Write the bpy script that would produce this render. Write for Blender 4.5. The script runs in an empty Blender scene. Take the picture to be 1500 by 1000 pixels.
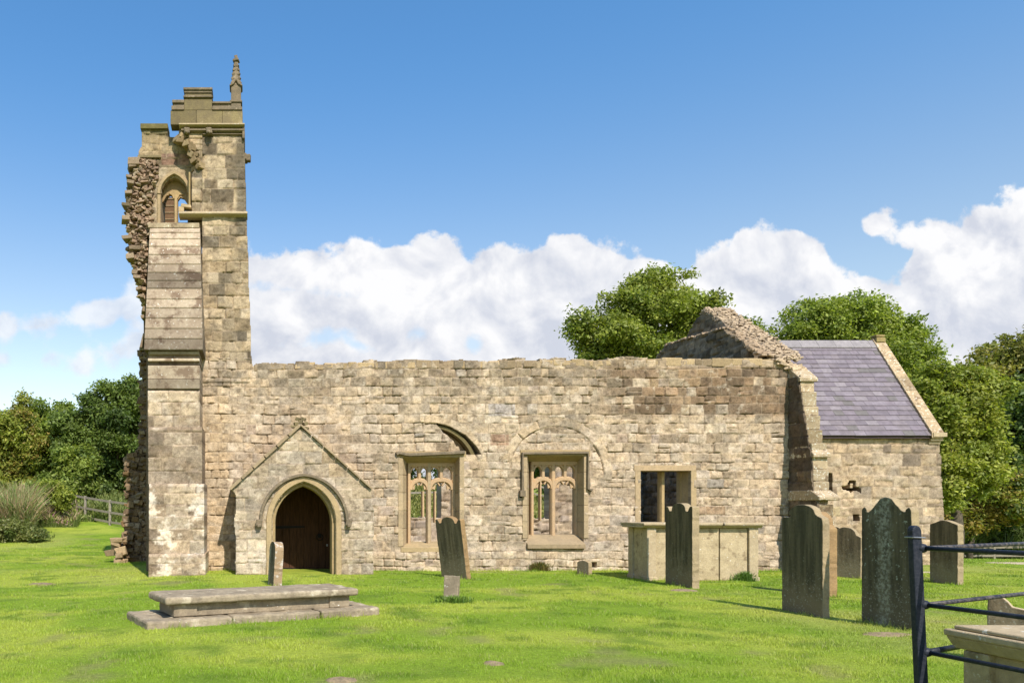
import bpy, bmesh, math, random
import numpy as np

# ------------------------------------------------------------------ camera / world / sun
S = bpy.context.scene
COL = S.collection
F = 1100.0            # focal length in photo pixels (1500 wide)
PX0, PY0 = 370.0, 745.0
EYE = 1.5
cam_d = bpy.data.cameras.new("camera")
cam_d.sensor_width = 36.0
cam_d.lens = 36.0 * F / 1500.0
cam_d.shift_x = (750 - PX0) / 1500.0
cam_d.shift_y = (PY0 - 500) / 1500.0
cam_d.clip_start = 0.05
cam_d.clip_end = 6000
cam = bpy.data.objects.new("camera", cam_d)
cam.location = (0, 0, EYE)
cam.rotation_euler = (math.radians(90), 0, 0)
COL.objects.link(cam)
S.camera = cam

SUN_EL, SUN_AZ = 46.0, 14.5     # azimuth: to the right of straight behind the camera
sd = bpy.data.lights.new("sun", 'SUN')
sd.energy = 4.6
sd.angle = math.radians(0.5)
sd.color = (1.0, 0.935, 0.84)
sun = bpy.data.objects.new("sun", sd)
COL.objects.link(sun)
sun.rotation_euler = (math.radians(90 - SUN_EL), 0, math.radians(SUN_AZ))

S.view_settings.view_transform = 'Standard'
S.view_settings.look = 'None'
S.view_settings.gamma = 1
S.view_settings.exposure = 0.58


class NT:
    """small helper for node trees"""
    def __init__(s, tree):
        s.t = tree; s.n = tree.nodes; s.l = tree.links
    def add(s, typ, **kw):
        n = s.n.new(typ)
        for k, v in kw.items():
            setattr(n, k, v)
        return n
    def put(s, inp, v):
        if hasattr(v, 'links') or isinstance(v, bpy.types.NodeSocket):
            s.l.new(v, inp)
        else:
            inp.default_value = v
    def m(s, op, a, b=None, c=None, clamp=False):
        n = s.n.new('ShaderNodeMath'); n.operation = op; n.use_clamp = clamp
        s.put(n.inputs[0], a)
        if b is not None: s.put(n.inputs[1], b)
        if c is not None: s.put(n.inputs[2], c)
        return n.outputs[0]
    def mix(s, f, a, b, typ='MIX'):
        n = s.n.new('ShaderNodeMix'); n.data_type = 'RGBA'; n.blend_type = typ
        s.put(n.inputs[0], f); s.put(n.inputs[6], a); s.put(n.inputs[7], b)
        return n.outputs[2]
    def ramp(s, f, lo, hi, a=0.0, b=1.0, smooth=True):
        n = s.n.new('ShaderNodeMapRange'); n.interpolation_type = 'SMOOTHSTEP' if smooth else 'LINEAR'
        s.put(n.inputs[0], f); n.inputs[1].default_value = lo; n.inputs[2].default_value = hi
        n.inputs[3].default_value = a; n.inputs[4].default_value = b
        return n.outputs[0]
    def noise(s, vec, scale, detail=4, rough=0.55, dist=0.0):
        n = s.n.new('ShaderNodeTexNoise')
        if vec is not None: s.l.new(vec, n.inputs['Vector'])
        n.inputs['Scale'].default_value = scale; n.inputs['Detail'].default_value = detail
        n.inputs['Roughness'].default_value = rough; n.inputs['Distortion'].default_value = dist
        return n.outputs[0]


def build_world():
    w = bpy.data.worlds.new("World"); S.world = w; w.use_nodes = True
    t = NT(w.node_tree); t.n.clear()
    out = t.add('ShaderNodeOutputWorld'); bg = t.add('ShaderNodeBackground')
    t.l.new(bg.outputs[0], out.inputs[0])
    sky = t.add('ShaderNodeTexSky'); sky.sky_type = 'NISHITA'; sky.sun_disc = False
    sky.sun_elevation = math.radians(SUN_EL); sky.sun_rotation = math.radians(180 - SUN_AZ)
    sky.air_density = 1.0; sky.dust_density = 0.7; sky.ozone_density = 2.0
    bg.inputs[1].default_value = 0.102
    tc = t.add('ShaderNodeTexCoord')
    sep = t.add('ShaderNodeSeparateXYZ'); t.l.new(tc.outputs['Generated'], sep.inputs[0])
    x, y, z = sep.outputs
    yc = t.m('MAXIMUM', y, 0.12)
    u = t.m('DIVIDE', x, yc); v = t.m('DIVIDE', z, yc)
    P = t.m('MULTIPLY_ADD', u, 1100.0, 370.0)      # cloud-map longitude
    Q = t.m('MULTIPLY_ADD', v, -1100.0, 745.0)     # cloud-map height, downward
    cb = t.add('ShaderNodeCombineXYZ'); t.l.new(u, cb.inputs[0]); t.l.new(v, cb.inputs[1])
    uv = cb.outputs[0]
    # cumulus top profile
    prof = [(-900, 470), (-300, 520), (120, 640), (300, 560), (335, 380), (372, 362), (450, 364), (520, 356), (600, 347), (650, 349), (720, 357),
            (775, 360), (800, 347), (850, 342), (885, 349), (940, 368), (1000, 384), (1022, 362), (1060, 350),
            (1100, 328), (1150, 318), (1188, 326), (1212, 368), (1250, 388), (1300, 396), (1322, 392), (1340, 345),
            (1380, 316), (1440, 300), (1500, 276), (1700, 250), (2400, 330)]
    fc = t.add('ShaderNodeFloatCurve')
    fc.inputs[0].default_value = 1.0
    t.l.new(t.ramp(P, -900, 2400, 0, 1, False), fc.inputs[1])
    cu = fc.mapping.curves[0]
    pts = [((a + 900) / 3300.0, b / 700.0) for a, b in prof]
    cu.points[0].location = pts[0]; cu.points[1].location = pts[-1]
    for p in pts[1:-1]:
        cu.points.new(*p)
    for p in cu.points:
        p.handle_type = 'AUTO_CLAMPED'
    fc.mapping.update()
    T = t.m('MULTIPLY', fc.outputs[0], 700.0)
    s = t.m('SUBTRACT', Q, T)
    def blob(cx, cy, rx, ry, rot=0.0):
        c, sn = math.cos(rot), math.sin(rot)
        dx = t.m('SUBTRACT', P, cx); dy = t.m('SUBTRACT', Q, cy)
        a = t.m('ADD', t.m('MULTIPLY', dx, c / rx), t.m('MULTIPLY', dy, sn / rx))
        b = t.m('ADD', t.m('MULTIPLY', dx, -sn / ry), t.m('MULTIPLY', dy, c / ry))
        r = t.m('SQRT', t.m('ADD', t.m('MULTIPLY', a, a), t.m('MULTIPLY', b, b)))
        return t.m('MULTIPLY', t.m('SUBTRACT', 1.0, r), ry)
    for b in [(50, 478, 130, 24, -0.12), (160, 452, 95, 25, -0.22), (175, 514, 72, 25, -0.25), (215, 500, 44, 36, 0), (0, 524, 46, 10, 0.2),
              (1300, 332, 48, 20, 0.28), (1335, 346, 60, 24, 0.22), (1385, 345, 50, 32, 0), (300, 490, 90, 50, 0)]:
        s = t.m('MAXIMUM', s, blob(*b))
    hole = None
    for b in [(476, 494, 46, 13, -0.1), (514, 500, 28, 11, 0.5), (612, 488, 18, 9, 0), (692, 505, 15, 15, 0.3), (430, 424, 50, 6, .08)]:
        q = blob(*b); hole = q if hole is None else t.m('MAXIMUM', hole, q)
    n1 = t.noise(uv, 9.0, 9, 0.58, 0.3)
    n2 = t.noise(uv, 26.0, 8, 0.6, 0.2)
    vo = t.add('ShaderNodeTexVoronoi'); vo.feature = 'SMOOTH_F1'; vo.inputs['Scale'].default_value = 22.0
    vo.inputs['Smoothness'].default_value = 0.35
    vv = t.add('ShaderNodeVectorMath', operation='ADD'); t.l.new(uv, vv.inputs[0])
    nn = t.add('ShaderNodeTexNoise'); t.l.new(uv, nn.inputs['Vector']); nn.inputs['Scale'].default_value = 14
    sc_ = t.add('ShaderNodeVectorMath', operation='SCALE'); t.l.new(nn.outputs['Color'], sc_.inputs[0]); sc_.inputs['Scale'].default_value = 0.05
    t.l.new(sc_.outputs[0], vv.inputs[1]); t.l.new(vv.outputs[0], vo.inputs['Vector'])
    s = t.m('ADD', s, t.m('MULTIPLY', t.m('SUBTRACT', n1, 0.5), 30.0))
    s = t.m('ADD', s, t.m('MULTIPLY', t.m('SUBTRACT', n2, 0.5), 44.0))
    s = t.m('ADD', s, t.m('MULTIPLY', t.m('SUBTRACT', t.noise(uv, 75.0, 6, 0.65), 0.5), 20.0))
    s = t.m('ADD', s, t.m('MULTIPLY', t.m('SUBTRACT', 0.40, vo.outputs['Distance']), 46.0))
    mask = t.m('DIVIDE', s, t.ramp(P, 300, 420, 15.0, 9.0)); mask = t.ramp(mask, -.45, 1.0)
    hole = t.m('ADD', hole, t.m('MULTIPLY', t.m('SUBTRACT', n2, 0.5), 40.0))
    mask = t.m('MULTIPLY', mask, t.ramp(hole, -3, 12, 1.0, 0.3))
    left = t.ramp(P, 250, 380, 0.75, 1.0)
    mask = t.m('MULTIPLY', mask, left)
    mask = t.m('MULTIPLY', mask, t.ramp(z, 0.0, 0.02))
    # light and shade inside the cloud
    g1 = t.noise(uv, 5.0, 7, 0.55, 0.4)
    shade = t.m('ADD', t.m('MULTIPLY', t.ramp(s, 20, 190), 0.55), t.m('MULTIPLY', t.ramp(g1, 0.38, 0.66), 0.6))
    shade = t.m('ADD', shade, t.m('MULTIPLY', t.ramp(n2, 0.35, 0.7), 0.2))
    shade = t.m('ADD', shade, t.m('MULTIPLY', t.ramp(vo.outputs['Distance'], 0.25, 0.6), 0.3))
    of = t.add('ShaderNodeVectorMath', operation='ADD'); t.l.new(uv, of.inputs[0]); of.inputs[1].default_value = (0.010, 0.022, 0)
    dA = t.m('SUBTRACT', t.noise(of.outputs[0], 11.0, 8, 0.55, 0.3), t.noise(uv, 11.0, 8, 0.55, 0.3))
    shade = t.m('MULTIPLY', shade, 0.62)
    shade = t.m('ADD', shade, t.m('MULTIPLY', dA, 3.6), clamp=True)
    ccol = t.mix(shade, (6.5, 6.5, 6.6, 1), (4.3, 4.55, 5.2, 1))
    # slight lift of the blue towards the photograph's polarised blue
    skyc = t.mix(1.0, sky.outputs[0], t.mix(t.ramp(z, 0.14, 0.56), (1.58, 1.36, 1.14, 1), (0.74, 1.25, 1.50, 1)), 'MULTIPLY')
    fin = t.mix(mask, skyc, ccol)
    t.l.new(fin, bg.inputs[0])
build_world()

# ------------------------------------------------------------------ helpers
def Xw(px, Y): return (px - PX0) / F * Y
def Zw(py, Y): return EYE + (PY0 - py) / F * Y
def W3(px, py, Y): return (Xw(px, Y), Y, Zw(py, Y))

def _h(ix, iy, seed):
    n = (ix.astype(np.int64) * 374761393 + iy.astype(np.int64) * 668265263 + seed * 974711) & 0x7fffffff
    n = ((n ^ (n >> 13)) * 1274126177) & 0x7fffffff
    n = n ^ (n >> 16)
    return (n & 0xffffff) / float(0xffffff)
def vn(x, y, seed=0):
    x = np.asarray(x, float); y = np.asarray(y, float)
    ix = np.floor(x); iy = np.floor(y); fx = x - ix; fy = y - iy
    fx = fx * fx * (3 - 2 * fx); fy = fy * fy * (3 - 2 * fy)
    a = _h(ix, iy, seed); b = _h(ix + 1, iy, seed); c = _h(ix, iy + 1, seed); d = _h(ix + 1, iy + 1, seed)
    return (a + (b - a) * fx) * (1 - fy) + (c + (d - c) * fx) * fy
def fbm(x, y, seed=0, o=4, g=0.5):
    s = 0; a = 1; t = 0
    for k in range(o):
        s = s + a * vn(x * 2 ** k + 17.3 * k, y * 2 ** k - 9.1 * k, seed + k * 31); t += a; a *= g
    return s / t
def sst(a, b, x):
    t = np.clip((x - a) / (b - a), 0, 1); return t * t * (3 - 2 * t)
def lerp(a, b, t): return a + (b - a) * t

def gz(x, y):
    """height of the churchyard"""
    x = np.asarray(x, float); y = np.asarray(y, float)
    r = sst(14, 26, x)
    z = 3.6 * sst(25, 56, y) * (1 - r)
    z = z - 1.25 * sst(20, 40, y) * r
    z = z + 7.0 * sst(60, 160, y)
    z = z + 0.05 * (fbm(x * 0.35, y * 0.35, 5, 3) - 0.5) * sst(2, 6, np.abs(y - 17) + 2.5)
    z = z - 0.12 * sst(-1.0, -4.0, x) * sst(26, 17, y)
    return z
def gzf(x, y): return float(gz(x, y))

def link(o, parent=None):
    COL.objects.link(o)
    if parent is not None: o.parent = parent
    return o
def tag(o, label, cat, group=None, kind=None):
    if label: o['label'] = label
    if cat: o['category'] = cat
    if group: o['group'] = group
    if kind: o['kind'] = kind
    return o
def thing(name, label, cat, loc=(0, 0, 0), rz=0, group=None):
    o = bpy.data.objects.new(name, None); o.empty_display_size = 0.2
    COL.objects.link(o); o.location = loc; o.rotation_euler = (0, 0, rz)
    return tag(o, label, cat, group)

def np_mesh(name, V, faces4, cols=None, mat=None, parent=None, smooth=None, tris=False):
    """fast mesh from arrays; faces4 (n,4) or (n,3)"""
    me = bpy.data.meshes.new(name)
    n, k = faces4.shape
    me.vertices.add(len(V)); me.vertices.foreach_set('co', np.ascontiguousarray(V, np.float32).ravel())
    me.loops.add(n * k); me.loops.foreach_set('vertex_index', np.ascontiguousarray(faces4, np.int32).ravel())
    me.polygons.add(n); me.polygons.foreach_set('loop_start', np.arange(0, n * k, k, dtype=np.int32))
    me.update(calc_edges=True)
    if smooth is not None:
        sm = np.ones(n, bool) if smooth is True else smooth
        me.polygons.foreach_set('use_smooth', sm)
    if cols is not None:
        a = me.color_attributes.new('Col', 'FLOAT_COLOR', 'POINT')
        c = np.ones((len(V), 4), np.float32); c[:, :3] = cols
        a.data.foreach_set('color', c.ravel())
    if mat: me.materials.append(mat)
    o = bpy.data.objects.new(name, me)
    return link(o, parent)

_tex = []
def weather(o, strength=.016, size=.22, lv=3):
    if not _tex:
        tx = bpy.data.textures.new('weathering', 'CLOUDS'); tx.noise_scale = size; tx.noise_depth = 3; _tex.append(tx)
    m = o.modifiers.new('sub', 'SUBSURF'); m.subdivision_type = 'SIMPLE'; m.levels = lv; m.render_levels = lv
    d = o.modifiers.new('disp', 'DISPLACE'); d.texture = _tex[0]; d.strength = strength; d.mid_level = .5; d.texture_coords = 'OBJECT' if False else 'LOCAL'
    return o

class M:
    """collects boxes, bars, rocks in one mesh (with a colour per vertex)"""
    def __init__(s): s.v = []; s.f = []; s.c = []; s.mi = []
    def add(s, vs, fs, col=(1, 1, 1), mi=0):
        b = len(s.v); s.v += [tuple(map(float, p)) for p in vs]; s.c += [tuple(col)] * len(vs)
        for f in fs: s.f.append([b + i for i in f]); s.mi.append(mi)
    def box(s, a, b, col=(1, 1, 1), mi=0):
        (x0, y0, z0), (x1, y1, z1) = a, b
        s.add([(x0, y0, z0), (x1, y0, z0), (x1, y1, z0), (x0, y1, z0), (x0, y0, z1), (x1, y0, z1), (x1, y1, z1), (x0, y1, z1)],
              [(0, 3, 2, 1), (4, 5, 6, 7), (0, 1, 5, 4), (1, 2, 6, 5), (2, 3, 7, 6), (3, 0, 4, 7)], col, mi)
    def prism(s, pts, d, col=(1, 1, 1), mi=0):
        """pts: 3-D polygon; extruded by vector d"""
        n = len(pts); q = [tuple(p[i] + d[i] for i in range(3)) for p in pts]
        s.add(list(pts) + q, [list(range(n))[::-1], [n + i for i in range(n)]] + [(i, (i + 1) % n, n + (i + 1) % n, n + i) for i in range(n)], col, mi)
    def rock(s, c, sz, rng, col=(1, 1, 1), jit=0.22, rot=0.25, ax=None):
        P = []
        a = rng.uniform(-rot, rot); b = rng.uniform(-rot, rot)
        ca, sa, cb, sb = math.cos(a), math.sin(a), math.cos(b), math.sin(b)
        for k in (-1, 1):
            for (i, j) in ((-1, -1), (1, -1), (1, 1), (-1, 1)):
                x = i * sz[0] / 2 * (1 - rng.uniform(0, jit)); y = j * sz[1] / 2 * (1 - rng.uniform(0, jit)); z = k * sz[2] / 2 * (1 - rng.uniform(0, jit))
                x, z = x * ca - z * sa, x * sa + z * ca
                x, y = x * cb - y * sb, x * sb + y * cb
                P.append((c[0] + x, c[1] + y, c[2] + z))
        s.add(P, [(0, 3, 2, 1), (4, 5, 6, 7), (0, 1, 5, 4), (1, 2, 6, 5), (2, 3, 7, 6), (3, 0, 4, 7)], col)
    def bar(s, pts, w, y0, y1, ch=0.3, col=(1, 1, 1), close=False):
        """moulded bar along a path of (x,z) points, front at y0, back at y1"""
        n = len(pts); sec = []
        for i in range(n):
            p0 = pts[max(i - 1, 0)]; p1 = pts[min(i + 1, n - 1)]
            tx, tz = p1[0] - p0[0], p1[1] - p0[1]; L = math.hypot(tx, tz) or 1
            nx, nz = -tz / L, tx / L
            ring = []
            yb = y0 + (y1 - y0) * 0.35
            for off, yy in ((-w / 2, y1), (-w / 2, yb), (-w / 2 * (1 - ch), y0), (w / 2 * (1 - ch), y0), (w / 2, yb), (w / 2, y1)):
                ring.append((pts[i][0] + nx * off, yy, pts[i][1] + nz * off))
            sec.append(ring)
        vs = [q for r in sec for q in r]; k = 6; fs = []
        for i in range(n - 1):
            for j in range(k):
                fs.append((i * k + j, i * k + (j + 1) % k, (i + 1) * k + (j + 1) % k, (i + 1) * k + j))
        fs.append(list(range(k))[::-1]); fs.append([(n - 1) * k + j for j in range(k)])
        s.add(vs, fs, col)
    def tube(s, pts, rad, n=8, col=(1, 1, 1)):
        from mathutils import Vector
        pts = [Vector(p) for p in pts]; vs = []; fs = []
        for i, p in enumerate(pts):
            t = (pts[min(i + 1, len(pts) - 1)] - pts[max(i - 1, 0)]).normalized()
            a = t.cross(Vector((0.31, 0.2, 0.93))).normalized(); b = t.cross(a)
            r = rad[i] if isinstance(rad, (list, tuple)) else rad
            for k in range(n):
                th = 2 * math.pi * k / n; q = p + a * (r * math.cos(th)) + b * (r * math.sin(th)); vs.append(tuple(q))
        for i in range(len(pts) - 1):
            for k in range(n):
                fs.append((i * n + k, i * n + (k + 1) % n, (i + 1) * n + (k + 1) % n, (i + 1) * n + k))
        fs.append(list(range(n))[::-1]); fs.append([(len(pts) - 1) * n + k for k in range(n)])
        s.add(vs, fs, col)
    def build(s, name, mats, parent=None, bevel=0, smooth=False, seg=2):
        me = bpy.data.meshes.new(name); me.from_pydata(s.v, [], s.f); me.update()
        bm = bmesh.new(); bm.from_mesh(me); bmesh.ops.recalc_face_normals(bm, faces=bm.faces[:]); bm.to_mesh(me); bm.free()
        a = me.color_attributes.new('Col', 'FLOAT_COLOR', 'POINT')
        c = np.ones((len(s.v), 4), np.float32); c[:, :3] = np.array(s.c)
        if mats is R_STONE: c[:, :3] *= (.94, .82, .755)
        a.data.foreach_set('color', c.ravel())
        for m in (mats if isinstance(mats, (list, tuple)) else [mats]): me.materials.append(m)
        if any(s.mi): me.polygons.foreach_set('material_index', s.mi)
        if smooth: me.polygons.foreach_set('use_smooth', [True] * len(me.polygons))
        o = bpy.data.objects.new(name, me)
        if bevel:
            b = o.modifiers.new('bevel', 'BEVEL'); b.width = bevel; b.segments = seg; b.limit_method = 'ANGLE'; b.angle_limit = math.radians(35)
        return link(o, parent)

# ------------------------------------------------------------------ materials
def new_mat(name):
    m = bpy.data.materials.new(name); m.use_nodes = True
    t = NT(m.node_tree); b = t.n['Principled BSDF']
    b.inputs['Roughness'].default_value = 0.9
    b.inputs['Specular IOR Level'].default_value = 0.12
    return m, t, b
def obj_co(t):
    g = t.add('ShaderNodeNewGeometry'); return g.outputs['Position']

def mat_relief(name, fine=1.0, bump=0.5):
    m, t, b = new_mat(name)
    at = t.add('ShaderNodeVertexColor'); at.layer_name = 'Col'
    co = obj_co(t)
    n1 = t.noise(co, 34, 5, 0.6); n2 = t.noise(co, 7, 4, 0.6); n3 = t.noise(co, 130, 2, 0.5)
    f = t.ramp(n1, 0.28, 0.72, 0.70, 1.22, False)
    f = t.m('MULTIPLY', f, t.ramp(n2, 0.3, 0.7, 0.9, 1.1, False))
    cb = t.add('ShaderNodeCombineXYZ')
    for i in range(3): t.l.new(f, cb.inputs[i])
    c = t.mix(1.0, at.outputs[0], cb.outputs[0], 'MULTIPLY')
    t.l.new(c, b.inputs['Base Color'])
    bp = t.add('ShaderNodeBump'); bp.inputs['Strength'].default_value = bump; bp.inputs['Distance'].default_value = 0.02
    hh = t.m('ADD', n1, t.m('MULTIPLY', n3, 0.35)); t.l.new(hh, bp.inputs['Height'])
    t.l.new(bp.outputs[0], b.inputs['Normal'])
    return m

def mat_stone(name, c1, c2, c3=None, scale=3.0, thr=(0.52, 0.66), bump=0.5, lich=None, lthr=(0.62, 0.68), streak=False, usecol=False, band=None, stain=None):
    m, t, b = new_mat(name)
    wt = np.array([.86, .77, .705]); c1 = tuple(np.array(c1) * wt); c2 = tuple(np.array(c2) * wt)
    if c3 is not None: c3 = tuple(np.array(c3) * wt)
    co = obj_co(t)
    if streak:
        mp = t.add('ShaderNodeMapping'); mp.inputs['Scale'].default_value = (1, 1, 0.22); t.l.new(co, mp.inputs['Vector']); cs = mp.outputs[0]
    else: cs = co
    n1 = t.noise(cs, scale, 6, 0.62); n2 = t.noise(co, scale * 7, 4, 0.6); n4 = t.noise(co, 140, 2)
    c = t.mix(t.ramp(n1, 0.35, 0.65), tuple(c1) + (1,), tuple(c2) + (1,))
    c = t.mix(t.ramp(n2, 0.35, 0.75, 0, 0.45), c, tuple(np.array(c2) * 0.62) + (1,))
    if c3 is not None:
        n3 = t.noise(cs, scale * 0.8, 6, 0.65, 0.4)
        m3 = t.add('ShaderNodeMapping'); m3.inputs['Location'].default_value = (7, 3, 5); t.l.new(cs, m3.inputs['Vector'])
        n3 = t.noise(m3.outputs[0], scale * 1.1, 6, 0.65)
        c = t.mix(t.ramp(n3, thr[0], thr[1]), c, tuple(c3) + (1,))
    if lich is not None:
        m5 = t.add('ShaderNodeMapping'); m5.inputs['Location'].default_value = (1, 13, 2); t.l.new(co, m5.inputs['Vector'])
        n5 = t.noise(m5.outputs[0], 16, 5, 0.68)
        c = t.mix(t.ramp(n5, lthr[0], lthr[1]), c, tuple(lich) + (1,))
    if stain is not None or band is not None:
        tc = t.add('ShaderNodeTexCoord'); sp_ = t.add('ShaderNodeSeparateXYZ'); t.l.new(tc.outputs['Object'], sp_.inputs[0])
        nb = t.noise(co, 7, 6, 0.68); nd = t.m('MULTIPLY', t.m('SUBTRACT', nb, .5), .9)
        mq = t.add('ShaderNodeMapping'); mq.inputs['Scale'].default_value = (9, 9, .7); t.l.new(tc.outputs['Object'], mq.inputs['Vector'])
        ns = t.noise(mq.outputs[0], 1.6, 5, .6)
        c = t.mix(t.ramp(ns, .45, .66, 0, .32), c, tuple(np.array(c1) * 1.7) + (1,))
        c = t.mix(t.ramp(ns, .52, .34, 0, .5), c, tuple(np.array(c2) * .55) + (1,))
    if stain is not None:
        c = t.mix(t.ramp(t.m('ADD', sp_.outputs[2], nd), .62, .12, 0, .85), c, tuple(stain) + (1,))
        n8 = t.noise(co, 38, 4, .6); c = t.mix(t.m('MULTIPLY', t.ramp(n8, .58, .66, 0, .8), t.ramp(t.m('ADD', sp_.outputs[2], nd), .9, .2)), c, (.33, .31, .25, 1))
    if band is not None:
        d_ = t.m('ABSOLUTE', t.m('SUBTRACT', t.m('ADD', sp_.outputs[1], t.m('MULTIPLY', nd, .35)), band))
        n9 = t.noise(co, 24, 5, .7)
        c = t.mix(t.m('MULTIPLY', t.ramp(d_, .15, .02, 0, 1), t.ramp(n9, .42, .60, .1, .75)), c, (.34, .33, .265, 1))
    if usecol:
        at = t.add('ShaderNodeVertexColor'); at.layer_name = 'Col'
        c = t.mix(1.0, c, at.outputs[0], 'MULTIPLY')
    t.l.new(c, b.inputs['Base Color'])
    bp = t.add('ShaderNodeBump'); bp.inputs['Strength'].default_value = bump; bp.inputs['Distance'].default_value = 0.015
    hh = t.m('ADD', n2, t.m('MULTIPLY', n4, 0.4)); t.l.new(hh, bp.inputs['Height'])
    t.l.new(bp.outputs[0], b.inputs['Normal'])
    return m

R_STONE = mat_relief('weathered_masonry')
DRESSED = mat_stone('dressed_sandstone', (.47, .385, .255), (.40, .335, .23), (.29, .245, .165), 3, (.55, .75), usecol=True)
TRACERY = mat_stone('tracery_stone', (.56, .41, .25), (.49, .38, .25), (.33, .28, .21), 5, (.58, .78))
HOODM = mat_stone('dark_weathered_moulding', (.25, .21, .15), (.17, .15, .11), (.38, .33, .25), 5, (.58, .72))
OLIVE = mat_stone('olive_algae_stone', (.235, .205, .11), (.18, .155, .095), (.33, .285, .18), 4, (.58, .75), usecol=True)
COPING = mat_stone('coping_stone', (.52, .45, .31), (.44, .38, .26), (.27, .22, .15), 3, (.58, .72), lich=(.6, .57, .5))
SLAB_BUT = mat_stone('buttress_slab_stone', (.43, .39, .315), (.33, .285, .225), (.19, .15, .115), 2.2, (.50, .62), lich=(.56, .52, .46), lthr=(.6, .68), usecol=True)
TOMB = mat_stone('tomb_gritstone', (.39, .345, .255), (.25, .22, .165), (.50, .465, .36), 4, (.56, .68), lich=(.6, .58, .52), lthr=(.66, .7))
TOMBP = mat_stone('tomb_limestone', (.56, .49, .33), (.44, .38, .25), (.27, .225, .145), 5, (.54, .66), lich=(.62, .57, .47), lthr=(.60, .70))
EB_MAT = mat_stone('lichened_block', (.50, .43, .30), (.40, .34, .235), (.24, .19, .135), 4, (.55, .66), lich=(.62, .58, .48), lthr=(.56, .63), usecol=True)
HS_FACE = mat_stone('headstone_algae_face', (.150, .134, .088), (.10, .094, .064), (.22, .21, .15), 3, (.56, .72), lich=(.33, .34, .27), lthr=(.66, .73), streak=True, stain=(.20, .155, .10))
HS_LICH = mat_stone('headstone_lichen_face', (.130, .120, .080), (.092, .088, .062), (.24, .24, .19), 2.2, (.60, .68), lich=(.40, .42, .35), lthr=(.60, .66), streak=True, band=.40, stain=(.13, .105, .07))
HS_SIDE = mat_stone('headstone_side', (.42, .355, .225), (.35, .30, .20), (.23, .20, .12), 5, (.55, .7))
HS_BROWN = mat_stone('headstone_brown_side', (.38, .27, .14), (.31, .22, .12), (.2, .15, .08), 5, (.55, .7))
DARKF = mat_stone('headstone_brown_face', (.19, .155, .105), (.13, .11, .075), (.28, .24, .17), 3, (.56, .72), lich=(.34, .31, .26), lthr=(.64, .70), streak=True, stain=(.25, .20, .13))

def mat_simple(name, c, rough=0.6, metal=0.0, bump=0, scale=30, var=0.0, c2=None, stretch=None):
    m, t, b = new_mat(name); co = obj_co(t)
    if stretch:
        mp = t.add('ShaderNodeMapping'); mp.inputs['Scale'].default_value = stretch; t.l.new(co, mp.inputs['Vector']); co = mp.outputs[0]
    n = t.noise(co, scale, 5, 0.6)
    t.l.new(t.mix(t.ramp(n, 0.38, 0.64), tuple(c) + (1,), tuple(c2 if c2 is not None else np.array(c) * (1 - var)) + (1,)), b.inputs['Base Color'])
    b.inputs['Roughness'].default_value = rough; b.inputs['Metallic'].default_value = metal
    if bump:
        bp = t.add('ShaderNodeBump'); bp.inputs['Strength'].default_value = bump; bp.inputs['Distance'].default_value = 0.01
        t.l.new(n, bp.inputs['Height']); t.l.new(bp.outputs[0], b.inputs['Normal'])
    return m
IRON = mat_simple('painted_iron', (.018, .021, .030), 0.42, 0, 0.25, 60, c2=(.03, .032, .042))
IRONW = mat_simple('worn_iron', (.022, .024, .032), 0.45, 0, 0.35, 28, c2=(.10, .085, .08))
BLACK = mat_simple('black_iron', (.012, .011, .01), 0.5, 0)
WOODF = mat_simple('grey_fence_wood', (.27, .235, .18), 0.85, 0, 0.4, 12, c2=(.17, .145, .11), stretch=(1, 1, 6))
BARK = mat_simple('bark', (.10, .08, .055), 0.95, 0, 0.8, 14, c2=(.05, .042, .03))
DOORW = mat_simple('door_planks', (.085, .040, .020), 0.75, 0, 0.5, 9, c2=(.05, .024, .013), stretch=(6, 6, 0.5))
WIRE = mat_simple('wire', (.3, .3, .3), 0.35, 0.8)

def mat_leaf(name, trans=0.42):
    m, t, b = new_mat(name)
    at = t.add('ShaderNodeVertexColor'); at.layer_name = 'Col'
    b.inputs['Roughness'].default_value = 0.55; b.inputs['Specular IOR Level'].default_value = 0.35
    t.l.new(at.outputs[0], b.inputs['Base Color'])
    tr = t.add('ShaderNodeBsdfTranslucent')
    c = t.mix(1.0, at.outputs[0], (1.25, 1.35, 0.6, 1), 'MULTIPLY'); t.l.new(c, tr.inputs[0])
    mx = t.add('ShaderNodeMixShader'); mx.inputs[0].default_value = trans
    t.l.new(b.outputs[0], mx.inputs[1]); t.l.new(tr.outputs[0], mx.inputs[2])
    t.l.new(mx.outputs[0], t.n['Material Output'].inputs[0])
    return m
LEAF = mat_leaf('leaves'); BLADE = mat_leaf('grass_blades', 0.3)

def mat_slate():
    m, t, b = new_mat('purple_slate')
    at = t.add('ShaderNodeVertexColor'); at.layer_name = 'Col'
    n = t.noise(obj_co(t), 9, 5, 0.65)
    cb = t.add('ShaderNodeCombineXYZ'); f = t.ramp(n, 0.3, 0.7, 0.82, 1.2, False)
    for i in range(3): t.l.new(f, cb.inputs[i])
    t.l.new(t.mix(1.0, at.outputs[0], cb.outputs[0], 'MULTIPLY'), b.inputs['Base Color'])
    b.inputs['Roughness'].default_value = 0.55
    return m
SLATE = mat_slate()

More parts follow.
